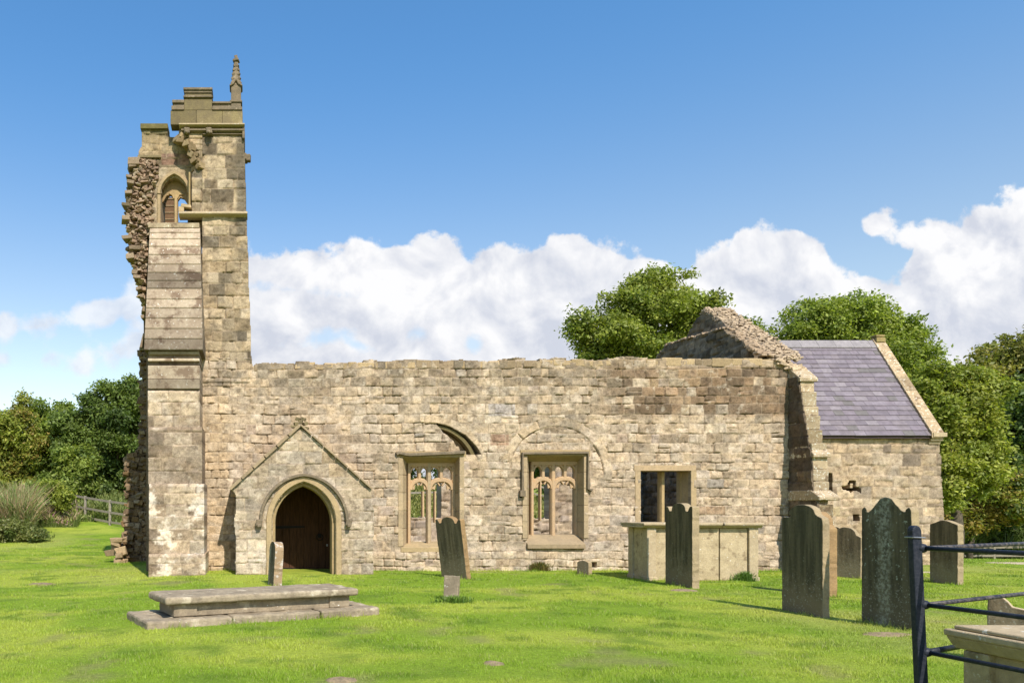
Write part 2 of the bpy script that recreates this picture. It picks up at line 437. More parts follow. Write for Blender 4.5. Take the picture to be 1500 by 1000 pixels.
def lawn_colour(x, y):
    """albedo of the turf, shared by soil sheet and blades"""
    a = fbm(x * 0.55, y * 0.8, 41, 4); b_ = fbm(x * 2.3, y * 3.0, 43, 4); c = fbm(x * 0.22, y * 0.3, 47, 3)
    g1 = np.array([.220, .315, .026]); g2 = np.array([.345, .395, .052]); g3 = np.array([.12, .20, .018])
    col = lerp(g1, g2, sst(.38, .66, a)[..., None])
    col = lerp(col, g3, (sst(.54, .74, b_) * .72)[..., None])
    col = lerp(col, np.array([.38, .39, .10]), (sst(.58, .74, c) * .55)[..., None])
    br = sst(.68, .78, fbm(x * 1.3 + 9, y * 1.9 + 4, 53, 4))
    col = lerp(col, np.array([.26, .215, .105]), (br * .5)[..., None])
    return col, br

# ------------------------------------------------------------------ ground
def build_ground():
    def axis(lo, hi, flo, fhi, fine, n_out=14):
        mid = np.arange(flo, fhi + 1e-6, fine)
        a = flo - np.geomspace(fine * 2, flo - lo, n_out)[::-1]; b = fhi + np.geomspace(fine * 2, hi - fhi, n_out)
        return np.concatenate([a, mid, b])
    xs = axis(-1600, 1600, -14, 30, 0.2); ys = axis(-1200, 2600, 3, 60, 0.22)
    X, Y = np.meshgrid(xs, ys)
    Z = gz(X, Y)
    n = 0.018 * (fbm(X * 2.1, Y * 2.1, 61, 3) - .5)
    Z = Z + n
    V = np.stack([X, Y, Z], -1).reshape(-1, 3)
    ny, nx = X.shape
    idx = np.arange(ny * nx).reshape(ny, nx)
    f = np.stack([idx[:-1, :-1], idx[:-1, 1:], idx[1:, 1:], idx[1:, :-1]], -1).reshape(-1, 4)
    col, br = lawn_colour(X, Y)
    col = col * 0.82
    far = sst(34, 44, Y)[..., None]
    mead = lerp(np.array([.26, .27, .05]), np.array([.14, .19, .03]), sst(.4, .6, fbm(X * .3, Y * .3, 77))[..., None])
    col = lerp(col, mead, far)
    m, t, b = new_mat('turf')
    at = t.add('ShaderNodeVertexColor'); at.layer_name = 'Col'; co = obj_co(t)
    n1 = t.noise(co, 16, 6, 0.7); n2 = t.noise(co, 60, 3, 0.6)
    fz = t.m('MULTIPLY', t.ramp(n1, 0.3, 0.7, 0.72, 1.22, False), t.ramp(n2, 0.3, 0.7, 0.75, 1.2, False))
    cb = t.add('ShaderNodeCombineXYZ')
    for i in range(3): t.l.new(fz, cb.inputs[i])
    t.l.new(t.mix(1.0, at.outputs[0], cb.outputs[0], 'MULTIPLY'), b.inputs['Base Color'])
    bp = t.add('ShaderNodeBump'); bp.inputs['Strength'].default_value = 0.7; bp.inputs['Distance'].default_value = 0.03
    t.l.new(t.m('ADD', n1, n2), bp.inputs['Height']); t.l.new(bp.outputs[0], b.inputs['Normal'])
    o = np_mesh('ground', V, f, col.reshape(-1, 3), m, None, True)
    o['kind'] = 'structure'
build_ground()

FOOT = []   # footprints kept free of blades: (x0,x1,y0,y1)
def build_grass():
    rng = np.random.default_rng(3)
    n = 1050000
    Y = 5.2 * (30 / 5.2) ** (rng.random(n) ** 0.92)
    X = Xw(rng.uniform(-110, 1680, n), Y)
    # hide what is under the church
    ok = ~((Y > 18.2) & (X > -1.5) & (X < 18.2)) & ~((Y > 17.05) & (X > -.5) & (X < 2.9)) & ~((Y > 17.0) & (X > -2.5) & (X < -1.1))
    near_foot = np.zeros(n)
    for (cx, cy, hx, hy, a) in FOOT:
        dx = X - cx; dy = Y - cy; c, s = math.cos(-a), math.sin(-a)
        near_foot = np.maximum(near_foot, ((np.abs(dx * c - dy * s) < hx + .07) & (np.abs(dx * s + dy * c) < hy + .07)) * 1.0)
        ok &= ~((np.abs(dx * c - dy * s) < hx) & (np.abs(dx * s + dy * c) < hy))
    col, br = lawn_colour(X, Y)
    ok &= rng.random(n) > br * .75
    near_foot = np.maximum(near_foot, ((Y > 18.05) & (Y < 18.3) & (X > -1) & (X < 13)) * .9)
    X, Y, col, br, near_foot = X[ok], Y[ok], col[ok], br[ok], near_foot[ok]; n = len(X)
    Z = gz(X, Y) + 0.018 * (fbm(X * 2.1, Y * 2.1, 61, 3) - .5) - 0.006
    tuft = fbm(X * 3.1, Y * 3.1, 91, 3)
    h = (0.012 + 0.023 * rng.random(n)) * (0.55 + 1.1 * sst(.35, .75, tuft)) * (0.9 + Y * .012) * (1 + 1.7 * near_foot * rng.random(n))
    w = (0.0016 + 0.0016 * rng.random(n)) * (Y / 6.0) ** 0.9
    th = rng.uniform(0, 2 * np.pi, n); ln = rng.uniform(0.1, 0.9, n) * h; la = rng.uniform(0, 2 * np.pi, n)
    dx, dy = np.cos(th) * w, np.sin(th) * w
    A = np.stack([X - dx, Y - dy, Z], -1); B = np.stack([X + dx, Y + dy, Z], -1)
    C = np.stack([X + np.cos(la) * ln, Y + np.sin(la) * ln, Z + h], -1)
    V = np.stack([A, B, C], 1).reshape(-1, 3)
    f = np.arange(3 * n).reshape(n, 3)
    cc = col * (0.84 + 0.46 * rng.random((n, 1)))
    dry = rng.random(n) < 0.07
    cc[dry] = np.array([.36, .33, .14]) * (0.7 + .5 * rng.random((dry.sum(), 1)))
    o = np_mesh('grass', V, f, np.repeat(cc, 3, 0), BLADE)
    tag(o, 'short mown bright green grass of the churchyard lawn', 'grass', None, 'stuff')

# ------------------------------------------------------------------ relief masonry
PAL_NAVE = [((.52, .425, .295), 9), ((.49, .395, .265), 7), ((.51, .43, .315), 6), ((.46, .39, .295), 4), ((.43, .345, .24), 2),
            ((.30, .24, .165), .8), ((.55, .48, .36), 2.5), ((.43, .345, .275), 1.0), ((.41, .385, .35), .8)]
PAL_DARK = [((.33, .25, .155), 5), ((.25, .19, .12), 5), ((.165, .13, .09), 5), ((.40, .32, .205), 3), ((.45, .39, .28), .8)]
PAL_TOWER = [((.46, .365, .21), 8), ((.40, .32, .185), 6), ((.43, .36, .23), 5), ((.33, .27, .165), 4), ((.215, .18, .115), 2.6), ((.15, .13, .09), 1.6), ((.5, .42, .28), 2)]
PAL_CHAN = [((.47, .37, .235), 8), ((.43, .34, .22), 6), ((.50, .41, .275), 4), ((.40, .34, .26), 3), ((.25, .20, .145), 1.2), ((.46, .38, .19), 1)]
PAL_BUT = [((.46, .375, .265), 6), ((.38, .305, .215), 6), ((.27, .21, .145), 4), ((.52, .44, .32), 4)]
PAL_BUTD = [((.31, .245, .17), 6), ((.24, .185, .13), 5), ((.38, .305, .215), 5)]
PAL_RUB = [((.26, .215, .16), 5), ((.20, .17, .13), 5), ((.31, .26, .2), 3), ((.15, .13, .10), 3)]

def pick(pal, r):
    w = np.array([p[1] for p in pal], float); cw = np.cumsum(w) / w.sum()
    return np.array([p[0] for p in pal])[np.minimum(np.searchsorted(cw, r), len(pal) - 1)]

def ashlar(u, v, W, H, seed, ch=(.2, .34), wr=(1.1, 2.4), warp=1.0, split=0.12):
    rng = np.random.default_rng(seed)
    vb = [-0.3]
    while vb[-1] < H + .4: vb.append(vb[-1] + rng.uniform(*ch))
    vb = np.array(vb)
    vv = v + warp * .05 * (fbm(u * .45, v * .8, seed + 1, 3) - .5) + warp * .03 * (vn(u * 2.2, v * 2.2, seed + 2) - .5)
    uu = u + warp * .05 * (vn(u * 1.6, v * 1.9, seed + 3) - .5)
    ci = np.clip(np.searchsorted(vb, vv, 'right') - 1, 0, len(vb) - 2)
    sid = np.zeros(u.shape, np.int64); d = np.full(u.shape, 9.0); lx = np.zeros(u.shape); lz = np.zeros(u.shape)
    base = 1
    for c in range(len(vb) - 1):
        hgt = vb[c + 1] - vb[c]; ub = [-.6 - rng.random() * .5]
        while ub[-1] < W + .6: ub.append(ub[-1] + max(.13, hgt * rng.uniform(*wr)))
        ub = np.array(ub); m = ci == c
        if not m.any(): base += len(ub) * 2; continue
        x = uu[m]; z = vv[m]
        si = np.clip(np.searchsorted(ub, x, 'right') - 1, 0, len(ub) - 2)
        l = ub[si]; r = ub[si + 1]; b = np.full(x.shape, vb[c]); tp = np.full(x.shape, vb[c + 1])
        sp = rng.random(len(ub)) < split; fr = rng.uniform(.38, .62, len(ub))
        isp = sp[si]; mid = b + (tp - b) * fr[si]; up = z > mid
        b = np.where(isp & up, mid, b); tp = np.where(isp & ~up, mid, tp)
        cx = (l + r) / 2; cz = (b + tp) / 2; hx = (r - l) / 2; hz = (tp - b) / 2; rad = .025
        qx = np.abs(x - cx) - (hx - rad); qz = np.abs(z - cz) - (hz - rad)
        sd_ = np.hypot(np.maximum(qx, 0), np.maximum(qz, 0)) + np.minimum(np.maximum(qx, qz), 0) - rad
        d[m] = -sd_; sid[m] = base + si * 2 + (isp & up); lx[m] = (x - cx) / hx; lz[m] = (z - cz) / hz
        base += len(ub) * 2
    return sid, d, lx, lz

def ring_layer(cx, cz, r0, r1, a0, a1, n, sgn=1):
    """voussoirs of an arch: returns override function"""
    def f(u, v, sid, d, lx, lz):
        r = np.hypot(u - cx, v - cz); a = np.degrees(np.arctan2(v - cz, u - cx))
        m = (r > r0) & (r < r1) & (a > a0) & (a < a1)
        k = np.floor((a - a0) / (a1 - a0) * n); fa = (a - a0) / (a1 - a0) * n - k
        da = np.minimum(fa, 1 - fa) * math.radians((a1 - a0) / n) * r
        dd = np.minimum(np.minimum(r - r0, np.maximum(r1 - r, .014)), np.maximum(da, .008))
        sid = np.where(m, 50000 + k.astype(np.int64) + int(cx * 10), sid); d = np.where(m, dd, d)
        lx = np.where(m, 0, lx); lz = np.where(m, 0, lz)
        near = (~m) & (np.abs(r - r0) < .02) & (a > a0) & (a < a1)
        d = np.where(near, 0.0, d)
        return sid, d, lx, lz
    return f

def relief(name, parent, o, U, Vv, N, W, H, keep=None, depth=.5, res=.025, seed=1, pal=PAL_NAVE, amp=.022, off=.016,
           tone=None, over=(), ch=(.2, .34), wr=(1.1, 2.4), warp=1.0, split=.12, mortar=(.50, .40, .27), lichen=.35, black=.3,
           bulge=None, mat=None, jw=.019, rough=.015):
    o = np.array(o, float); U = np.array(U, float); Vv = np.array(Vv, float); N = np.array(N, float)
    nu = max(2, int(round(W / res))); nv = max(2, int(round(H / res)))
    u, v = np.meshgrid(np.linspace(0, W, nu + 1), np.linspace(0, H, nv + 1))
    sid, d, lx, lz = ashlar(u, v, W, H, seed, ch, wr, warp, split)
    for f in over: sid, d, lx, lz = f(u, v, sid, d, lx, lz)
    d = d + .012 * (fbm(u * 8, v * 8, seed + 8, 3) - .5)
    T = np.random.default_rng(seed + 99).random((4096, 8))[sid % 4096]
    col = pick(pal, T[..., 0]) * (0.88 + .22 * T[..., 1])[..., None]
    if tone is not None: col = tone(u, v, col, T)
    us = u + (sid % 97) * 1.37; vs = v + (sid % 89) * 2.11
    mot = fbm(us * 3.2, vs * 4.5, seed + 11, 4); fin = fbm(u * 17, v * 17, seed + 12, 3)
    col = col * (0.62 + .76 * mot)[..., None] * (0.74 + .52 * fin)[..., None]
    wm = fbm(us * 2.7 + 5, vs * 3.1, seed + 19, 3)
    col = col * lerp(np.array([1.04, .985, .90]), np.array([.98, 1.0, 1.06]), sst(.35, .65, wm)[..., None])
    li = sst(.63, .70, fbm(u * 5.5, v * 5.5, seed + 13, 5, .62)) * lichen * (T[..., 2] > .45)
    col = lerp(col, np.array([.60, .57, .48]), li[..., None])
    bl = sst(.54, .70, .45 * fbm(us * 3.1, vs * 3.6, seed + 14, 4, .6) + .55 * fbm(u * 1.1, v * 1.3, seed + 24, 3)) * black * 1.25
    col = lerp(col, np.array([.17, .15, .105]), bl[..., None])
    pit = sst(.60, .72, fbm(u * 13, v * 15, seed + 21, 3)) * .45 + sst(.62, .76, fbm(u * 5.5, v * 7, seed + 22, 4)) * .35
    col = col * (1 - pit[..., None] * np.array([.62, .66, .70]))
    m = sst(.0, jw, d)
    deep = fbm(u * 3.2, v * 3.2, seed + 15, 3)
    gap = sst(.5, .68, deep)
    mc = lerp(col, np.array(mortar)[None, None, :], .6) * (.60 + .4 * sst(.35, .65, fbm(u * 1.7, v * 2.3, seed + 31, 3)))[..., None]
    col = lerp(mc, col, sst(0.0, jw * .8, d)[..., None])
    h = amp * (.42 + 2.6 * gap) * (m - 1) + off * (T[..., 3] - .5) * 2 * m
    col = lerp(col, col.mean(-1, keepdims=True) * np.array([1.15, 1.0, .81]), .42) * np.array([.885, .808, .745])
    h = h - pit * .010
    h = h + m * .012 * ((T[..., 4] - .5) * lx + (T[..., 5] - .5) * lz) * 2
    h = h + m * rough * (fbm(u * 7, v * 7, seed + 16, 4) - .5) * 2 + .006 * (fin - .5)
    if bulge is not None: h = h + bulge(u, v)
    uc = (u[:-1, :-1] + u[1:, 1:]) / 2; vc = (v[:-1, :-1] + v[1:, 1:]) / 2
    K = np.ones(uc.shape, bool) if keep is None else keep(uc, vc)
    P = o + u[..., None] * U + v[..., None] * Vv
    front = (P + h[..., None] * N).reshape(-1, 3); back = (P - depth * N).reshape(-1, 3)
    n = front.shape[0]; idx = np.arange(n).reshape(nv + 1, nu + 1)
    fr = np.stack([idx[:-1, :-1], idx[:-1, 1:], idx[1:, 1:], idx[1:, :-1]], -1)[K]
    Kp = np.pad(K, 1)
    fs = [fr]
    def skirt(cond, a, b):
        A = a[cond]; B = b[cond]
        fs.append(np.stack([B, A, A + n, B + n], -1))
    skirt(K & ~Kp[:-2, 1:-1], idx[:-1, :-1], idx[:-1, 1:])     # below
    skirt(K & ~Kp[2:, 1:-1], idx[1:, 1:], idx[1:, :-1])        # above
    skirt(K & ~Kp[1:-1, :-2], idx[1:, :-1], idx[:-1, :-1])     # left
    skirt(K & ~Kp[1:-1, 2:], idx[:-1, 1:], idx[1:, 1:])        # right
    br = []
    for j in range(nv):
        row = np.flatnonzero(np.diff(np.concatenate([[0], K[j].astype(np.int8), [0]])))
        for a, b in zip(row[::2], row[1::2]): br.append((idx[j, a] + n, idx[j + 1, a] + n, idx[j + 1, b] + n, idx[j, b] + n))
    fs.append(np.array(br, np.int64).reshape(-1, 4))
    Fc = np.concatenate(fs); sm = np.zeros(len(Fc), bool); sm[:len(fr)] = True
    Vt = np.concatenate([front, back]); C = np.concatenate([col.reshape(-1, 3), col.reshape(-1, 3)])
    used, inv = np.unique(Fc.ravel(), return_inverse=True)
    return np_mesh(name, Vt[used], inv.reshape(-1, 4), C[used], mat or R_STONE, parent, sm)

def inpoly(x, y, poly):
    r = np.zeros(x.shape, bool); n = len(poly)
    for i in range(n):
        x0, y0 = poly[i]; x1, y1 = poly[(i + 1) % n]
        if y0 == y1: continue
        c = ((y0 > y) != (y1 > y)) & (x < (x1 - x0) * (y - y0) / (y1 - y0) + x0); r ^= c
    return r

def arch(cx, a, zs, za, n=14, base=None):
    """pointed arch polyline from left foot to right foot"""
    h = za - zs; R = (a * a + h * h) / (2 * a); L = []
    ang = math.atan2(h, R - a)
    ang = math.asin(min(1, h / R)) if R > a else math.pi - math.asin(min(1, h / R))
    for i in range(n + 1):
        t = ang * i / n; L.append((cx - a + R - R * math.cos(t), zs + R * math.sin(t)))
    Rr = [(2 * cx - x, z) for x, z in L[::-1][1:]]
    pts = L + Rr
    if base is not None: pts = [(cx - a, base)] + pts + [(cx + a, base)]
    return pts

# ------------------------------------------------------------------ the ruined church
YW = 18.33
church = thing('ruined_church', 'roofless ruined sandstone church with broken west tower, blocked arches and a slate roofed chancel', 'church', (6, YW, 0))
def ch_parent(o):           # keep world placement under the church empty
    o.parent = church; o.matrix_parent_inverse = church.matrix_world.inverted()
bpy.context.view_layer.update()
class PP:                   # wrapper: parent that preserves world placement
    pass
_link = link
def link(o, parent=None):
    COL.objects.link(o)
    if parent is not None:
        bpy.context.view_layer.update() if False else None
        o.parent = parent
        if parent is church: o.location = (-6, -YW, 0)
    return o

nx = lambda px: (px - 370) / 60.0
nz = lambda py: 1.5 + (745 - py) / 60.0
def nave():
    X0, X1 = nx(295), nx(1177); W = X1 - X0; H = 5.6; Z0 = -.25
    U = lambda px: nx(px) - X0
    V = lambda py: nz(py) - Z0
    Q = lambda L: [(U(a), V(b)) for a, b in L]
    wedge = Q([(639, 619), (660, 625), (682, 637), (697, 652), (706, 666), (680, 665), (674, 659), (672, 654), (668, 653), (664, 645), (659, 641), (655, 637), (649, 633), (645, 627), (640, 622)])
    wins = [Q([(590, 669), (673, 669), (673, 801), (590, 801)]), Q([(772, 667), (855, 667), (855, 803), (772, 803)]), Q([(938, 689), (1012, 689), (1012, 790), (938, 790)])]
    door = Q([(398, 860), (398, 700), (500, 700), (500, 860)])
    holes = [Q([(761, 721), (768, 721), (768, 729), (761, 729)]), Q([(866, 823), (874, 823), (874, 831), (866, 831)]), Q([(912, 765), (918, 765), (918, 769), (912, 769)])]
    gab = Q([(1119, 529), (1134, 526), (1177, 531), (1177, 870), (1119, 870)])
    def keep(u, v):
        px = (u + X0) * 60 + 370
        top = np.interp(px, [295, 369, 370, 420, 560, 700, 850, 960, 1120, 1135, 1155, 1177], [524, 524, 533, 532, 530, 528, 527, 525, 526, 527, 531, 538])
        blk = np.floor(u / .33); jit = (_h(blk, blk * 0, 7) - .5) * 7
        jit = np.where(px < 369, 0, jit) + (fbm(u * 6, u * 0, 3) - .5) * 4
        jit = np.where(px > 955, jit * .35, jit)
        k = v < V(top + jit)
        for w in wins + holes + [wedge]: k &= ~inpoly(u, v, w)
        k &= ~inpoly(u, v, door)
        return k
    def tone(u, v, col, T):
        px = (u + X0) * 60 + 370; py = 745 - (v + Z0 - 1.5) * 60
        wob = (fbm(u * 1.1, v * 1.4, 21) - .5) * 60
        # long weathered band under the wall top
        a = sst(600 + wob * .5, 548 + wob * .3, py) * sst(360, 420, px)
        dk = pick(PAL_DARK, T[..., 5]) * (.8 + .4 * T[..., 6])[..., None]
        col = lerp(col, dk, (a * (T[..., 4] < .66) * .68)[..., None])
        gr = sst(.47, .62, .5 * fbm(u * 1.9, v * 2.4 , 405, 5, .6) + .5 * fbm(u * 6.5, v * 5, 406, 4)) * sst(640, 560, py)
        col = lerp(col, np.array([.235, .205, .15]), (gr * .62)[..., None])
        b = sst(860, 930, px + wob) * sst(616, 602, py + wob * .12) * sst(534, 541, py)
        col = lerp(col, lerp(dk * np.array([.95, .78, .62]), np.array([.40, .31, .21]), .18), (b * (T[..., 7] < .86))[..., None])
        c = sst(850, 950, px + wob) * sst(700, 640, py) * (1 - b)
        col = lerp(col, dk, (c * (T[..., 3] < .2) * .5)[..., None])
        # warm yellow foot at the left, pale limewashed patches low down
        d = sst(345, 325, px) * sst(560, 600, py)
        col = lerp(col, np.array([.52, .40, .22]) * (.85 + .3 * T[..., 6])[..., None], (d * .6)[..., None])
        e = sst(745, 800, py + wob * .6) * (T[..., 6] > .45) * sst(545, 640, px)
        col = lerp(col, np.array([.56, .50, .38]), (e * .5)[..., None])
        # greyish roof scar above the porch
        for (x0, y0, x1, y1) in ((355, 690, 432, 585), (452, 590, 540, 690)):
            L = math.hypot(x1 - x0, y1 - y0); dd = np.abs((px - x0) * (y1 - y0) - (py - y0) * (x1 - x0)) / L
            g = sst(22, 6, dd + wob * .2) * sst(700, 680, py) * sst(575, 590, py)
            col = lerp(col, np.array([.36, .29, .205]), (g * .5)[..., None])
        for cx_, cy_ in ((632, 690), (815, 693)):
            rr = np.hypot(px - cx_, py - cy_); g = (rr > 68) & (rr < 83) & (py < 705)
            col = np.where(g[..., None], lerp(col, np.array([.49, .395, .26]), .6), col)
        r = (np.abs(px - 732) < 14) & (np.abs(py - 644) < 8)
        col = np.where(r[..., None], np.array([.38, .24, .16]), col)
        r = (np.abs(px - 735) < 20) & (np.abs(py - 600) < 9)
        col = np.where(r[..., None], np.array([.37, .36, .36]), col)
        r = (np.abs(px - 1040) < 22) & (np.abs(py - 747) < 6)
        col = np.where(r[..., None], np.array([.40, .27, .15]), col)
        return col
    def bulge(u, v):
        px = (u + X0) * 60 + 370; py = 745 - (v + Z0 - 1.5) * 60
        h = np.zeros(u.shape)
        # tympana of the blocked arcade arches sit back from the wall face
        for cx, cy, r in ((632, 690, 70), (815, 693, 69)):
            rr = np.hypot(px - cx, py - cy)
            h -= .014 * ((rr < r) & (py < 668)) * 1.0
        # thicker battered foot
        h += .05 * sst(800, 812, py + 4 * (vn(u * 1.2, v * 0, 5) - .5)) * (px > 545) * (px < 780)
        # tower face slightly proud
        h += .03 * (px < 369 - 2) * (py < 560)
        return h
    a1 = ring_layer(U(632), V(690), 70 / 60, 82 / 60, 14, 98, 4)
    a2 = ring_layer(U(815), V(693), 69 / 60, 82 / 60, -8, 158, 7)
    o = relief('nave_wall', church, (X0, YW, Z0), (1, 0, 0), (0, 0, 1), (0, -1, 0), W, H, keep, .62, .0167, 11, PAL_NAVE,
               tone=tone, over=(a1, a2), ch=(.18, .26), wr=(.8, 2.0), bulge=bulge, warp=1.2, split=.06, lichen=.45, black=.34, amp=.022, off=.009)
    # recess behind the open wedge of arch and the putlog holes: inner masonry
    q = M()
    q.box((nx(634), YW + .36, nz(668)), (nx(708), YW + .6, nz(612)), (.95, .95, .95))
    q.build('arch_recess', DRESSED, o)
    for a_, b_, c_, d_ in ((758, 771, 718, 732), (863, 877, 820, 834), (909, 921, 762, 772)):
        q = M(); q.box((nx(a_), YW + .2, nz(d_)), (nx(b_), YW + .5, nz(c_)), (.5, .5, .5)); q.build('putlog_hole', DRESSED, o)
    # soffit order of the open arch piece, in olive stone
    q = M(); cx, cz, r = nx(632), nz(690), 66.5 / 60
    q.bar([(cx + r * math.cos(math.radians(t)), cz + r * math.sin(math.radians(t))) for t in range(18, 86, 4)], .11, YW + .07, YW + .36, .3, (.8, .8, .7))
    q.build('arch_moulding', OLIVE, o)
    return o
nave_o = nave()

def hood(m, pts, w=.10, pr=.09, col=(1, 1, 1)): m.bar(pts, w, YW - pr, YW + .06, .25, col)
def windows():
    # two traceried windows
    for k, (x0, x1, yt, yb, ysill) in enumerate(((590, 673, 669, 800, 800), (772, 855, 667, 788, 803))):
        yf, yk = YW + .30, YW + .50
        xl, xr = nx(x0), nx(x1); zt, zb = nz(yt), nz(yb)
        q = M()
        # splayed jambs and head
        for (a, b) in (((xl - .002, YW - .012), (xl + .15, yf)), ((xr + .002, YW - .012), (xr - .03, yf))):
            z0, z1 = zb, zt
            n = 5
            for i in range(n):
                za_, zb_ = lerp(z0, z1, i / n) + .004, lerp(z0, z1, (i + 1) / n) - .004
                f = .88 + .24 * random.Random(i + k * 9).random()
                q.prism([(a[0] - (.11 if a[0] < b[0] else -.11), a[1], za_), (a[0], a[1], za_), (b[0], b[1], za_), (b[0], YW + .6, za_), (a[0] - (.11 if a[0] < b[0] else -.11), YW + .6, za_)], (0, 0, zb_ - za_), (f, f, f * .97))
        q.prism([(xl - .16, YW - .008, zt + .14), (xl - .16, YW - .008, zt), (xl - .16, yf, zt - .13), (xl - .16, YW + .6, zt - .13), (xl - .16, YW + .6, zt + .14)], (xr - xl + .32, 0, 0), (.9, .88, .75))
        fr = q.build('traceried_window', DRESSED, church, bevel=.008)
        s = M()
        if k == 1:
            s.prism([(xl - .01, YW - .07, zb - .14), (xl - .01, YW - .07, zb - .25), (xl - .01, YW + .62, zb - .25), (xl - .01, YW + .62, zb + .08), (xl - .01, YW + .34, zb + .08)], (xr - xl + .03, 0, 0), (.8, .8, .78))
        else:
            s.prism([(xl - .05, YW - .03, zb - .02), (xl - .05, YW - .03, zb - .14), (xl - .05, YW + .62, zb - .14), (xl - .05, YW + .62, zb + .1), (xl - .05, YW + .3, zb + .06)], (xr - xl + .1, 0, 0), (1, .98, .85))
        s.build('sill', DRESSED, fr, bevel=.012)
        # frame coordinates measured on the photo at the tracery plane
        L = lambda px: (px - 370) / F * (yf + .02); Z = lambda py: EYE + (745 - py) / F * (yf + .02)
        xa, xb = (597.5, 667) if k == 0 else (778, 848)
        xm = (628.5) if k == 0 else 810.5
        t = M(); tb = yf + .14
        bot = Z(yb - 2)
        t.bar([(L(xa) + .03, bot), (L(xa) + .03, Z(yt + 6))], .09, yf, tb, .4); t.bar([(L(xb) - .04, bot), (L(xb) - .04, Z(yt + 6))], .10, yf, tb, .4)
        t.bar([(L(xa), Z(yt + 10)), (L(xb), Z(yt + 10))], .17, yf - .003, tb, .25)
        for (p, q_) in ((xa + 3, xm), (xm, xb - 3)):
            c = (p + q_) / 2; a = (q_ - p) / 2
            # light head
            A = arch(L(c), (L(q_) - L(p)) / 2 - .015, Z(yt + 48), Z(yt + 34), 8)
            t.bar(A, .125, yf + .005, tb - .01, .4)
            # cusps hanging in the light head
            for sgn in (-1, 1):
                t.prism([(L(c + sgn * a * .80), yf + .04, Z(yt + 46)), (L(c + sgn * a * .50), yf + .04, Z(yt + 48)), (L(c + sgn * a * .42), yf + .04, Z(yt + 40))], (0, .05, 0))
                t.prism([(L(c + sgn * a * 1.0), yf + .035, Z(yt + 46)), (L(c + sgn * a * 1.0), yf + .035, Z(yt + 32)), (L(c + sgn * a * .45), yf + .035, Z(yt + 37))], (0, .06, 0))
            # super-mullion above the light
            t.bar([(L(c), Z(yt + 36)), (L(c), Z(yt + 8))], .095, yf + .004, tb - .01, .4)
            for (p2, q2) in ((p, c), (c, q_)):
                A = arch(L((p2 + q2) / 2), (L(q2) - L(p2)) / 2 - .02, Z(yt + 23), Z(yt + 14), 6)
                t.bar(A, .06, yf + .02, tb - .02, .35)
                t.prism([(x_, yf + .045, z_) for x_, z_ in A] + [(A[-1][0] + .02, yf + .045, Z(yt + 8)), (A[0][0] - .02, yf + .045, Z(yt + 8))], (0, .05, 0), (1, 1, 1))
                t.bar([(L(p2) + .03, Z(yt + 42)), (L((p2 + q2) / 2), Z(yt + 32)), (L(q2) - .03, Z(yt + 42))], .045, yf + .02, tb - .03, .3)
        t.build('tracery', TRACERY, fr, bevel=.004)
        t = M(); t.bar([(L(xm), bot - .03), (L(xm), Z(yt + 8))], .12, yf - .004, tb + .003, .45)
        t.build('mullion', TRACERY if k else DRESSED, fr, bevel=.004)
        t = M()
        if k == 0:
            t.bar([(L(620), Z(757)), (L(620), Z(yt + 50))], .065, yf + .01, tb - .01, .4)
            t.bar([(L(637.5), Z(765)), (L(637.5), Z(yt + 50))], .055, yf + .01, tb - .01, .4)
        else:
            t.bar([(L(792), Z(762)), (L(792), Z(yt + 36))], .05, yf + .01, tb - .01, .4)
        t.build('mullion', TRACERY, fr, bevel=.003)
        # hood mould (label)
        h = M()
        if k == 0: hood(h, [(nx(580), nz(665)), (nx(584), nz(663)), (nx(592), nz(665)), (nx(600), nz(666)), (nx(680), nz(662.5))], .085)
        else:
            hood(h, [(nx(764.5), nz(719)), (nx(764.5), nz(664)), (nx(860), nz(663)), (nx(860.5), nz(716)), (nx(866), nz(718))], .075, .08)
            h.box((nx(760), YW - .1, nz(727)), (nx(768), YW + .05, nz(718)))
        h.build('hood_mould', HOODM, fr, bevel=.008)
    # plain mullioned window
    xl, xr, zt, zb = nx(938), nx(1012), nz(689), nz(788); yf = YW + .34
    q = M()
    q.prism([(xl - .13, YW - .012, zb), (xl, YW - .012, zb), (xl + .075, yf, zb), (xl + .075, YW + .6, zb), (xl - .13, YW + .6, zb)], (0, 0, zt - zb), (1.02, 1, .95))
    q.prism([(xr + .13, YW - .012, zb), (xr, YW - .012, zb), (xr - .02, yf, zb), (xr - .02, YW + .6, zb), (xr + .13, YW + .6, zb)], (0, 0, zt - zb), (1.0, .98, .88))
    q.box((xl - .16, YW - .016, zt - .003), (xr + .12, YW + .6, zt + .13), (1.08, 1.04, .98))
    q.box((xl - .13, YW - .02, zb - .14), (xr + .13, YW + .6, zb - .003), (.9, .9, .9))
    fr = q.build('plain_window', DRESSED, church, bevel=.006)
    t = M(); L = lambda px: (px - 370) / F * (yf + .02)
    t.bar([(L(969.5), zb), (L(969.5), zt)], .12, yf - .04, yf + .12, .45, (1.05, 1, .8)); t.build('mullion', DRESSED, fr, bevel=.004)
    t = M(); t.bar([(L(1001), zb), (L(1001), zt)], .11, yf + .0, yf + .14, .45, (1.05, 1, .8)); t.build('mullion', DRESSED, fr, bevel=.004)
windows()

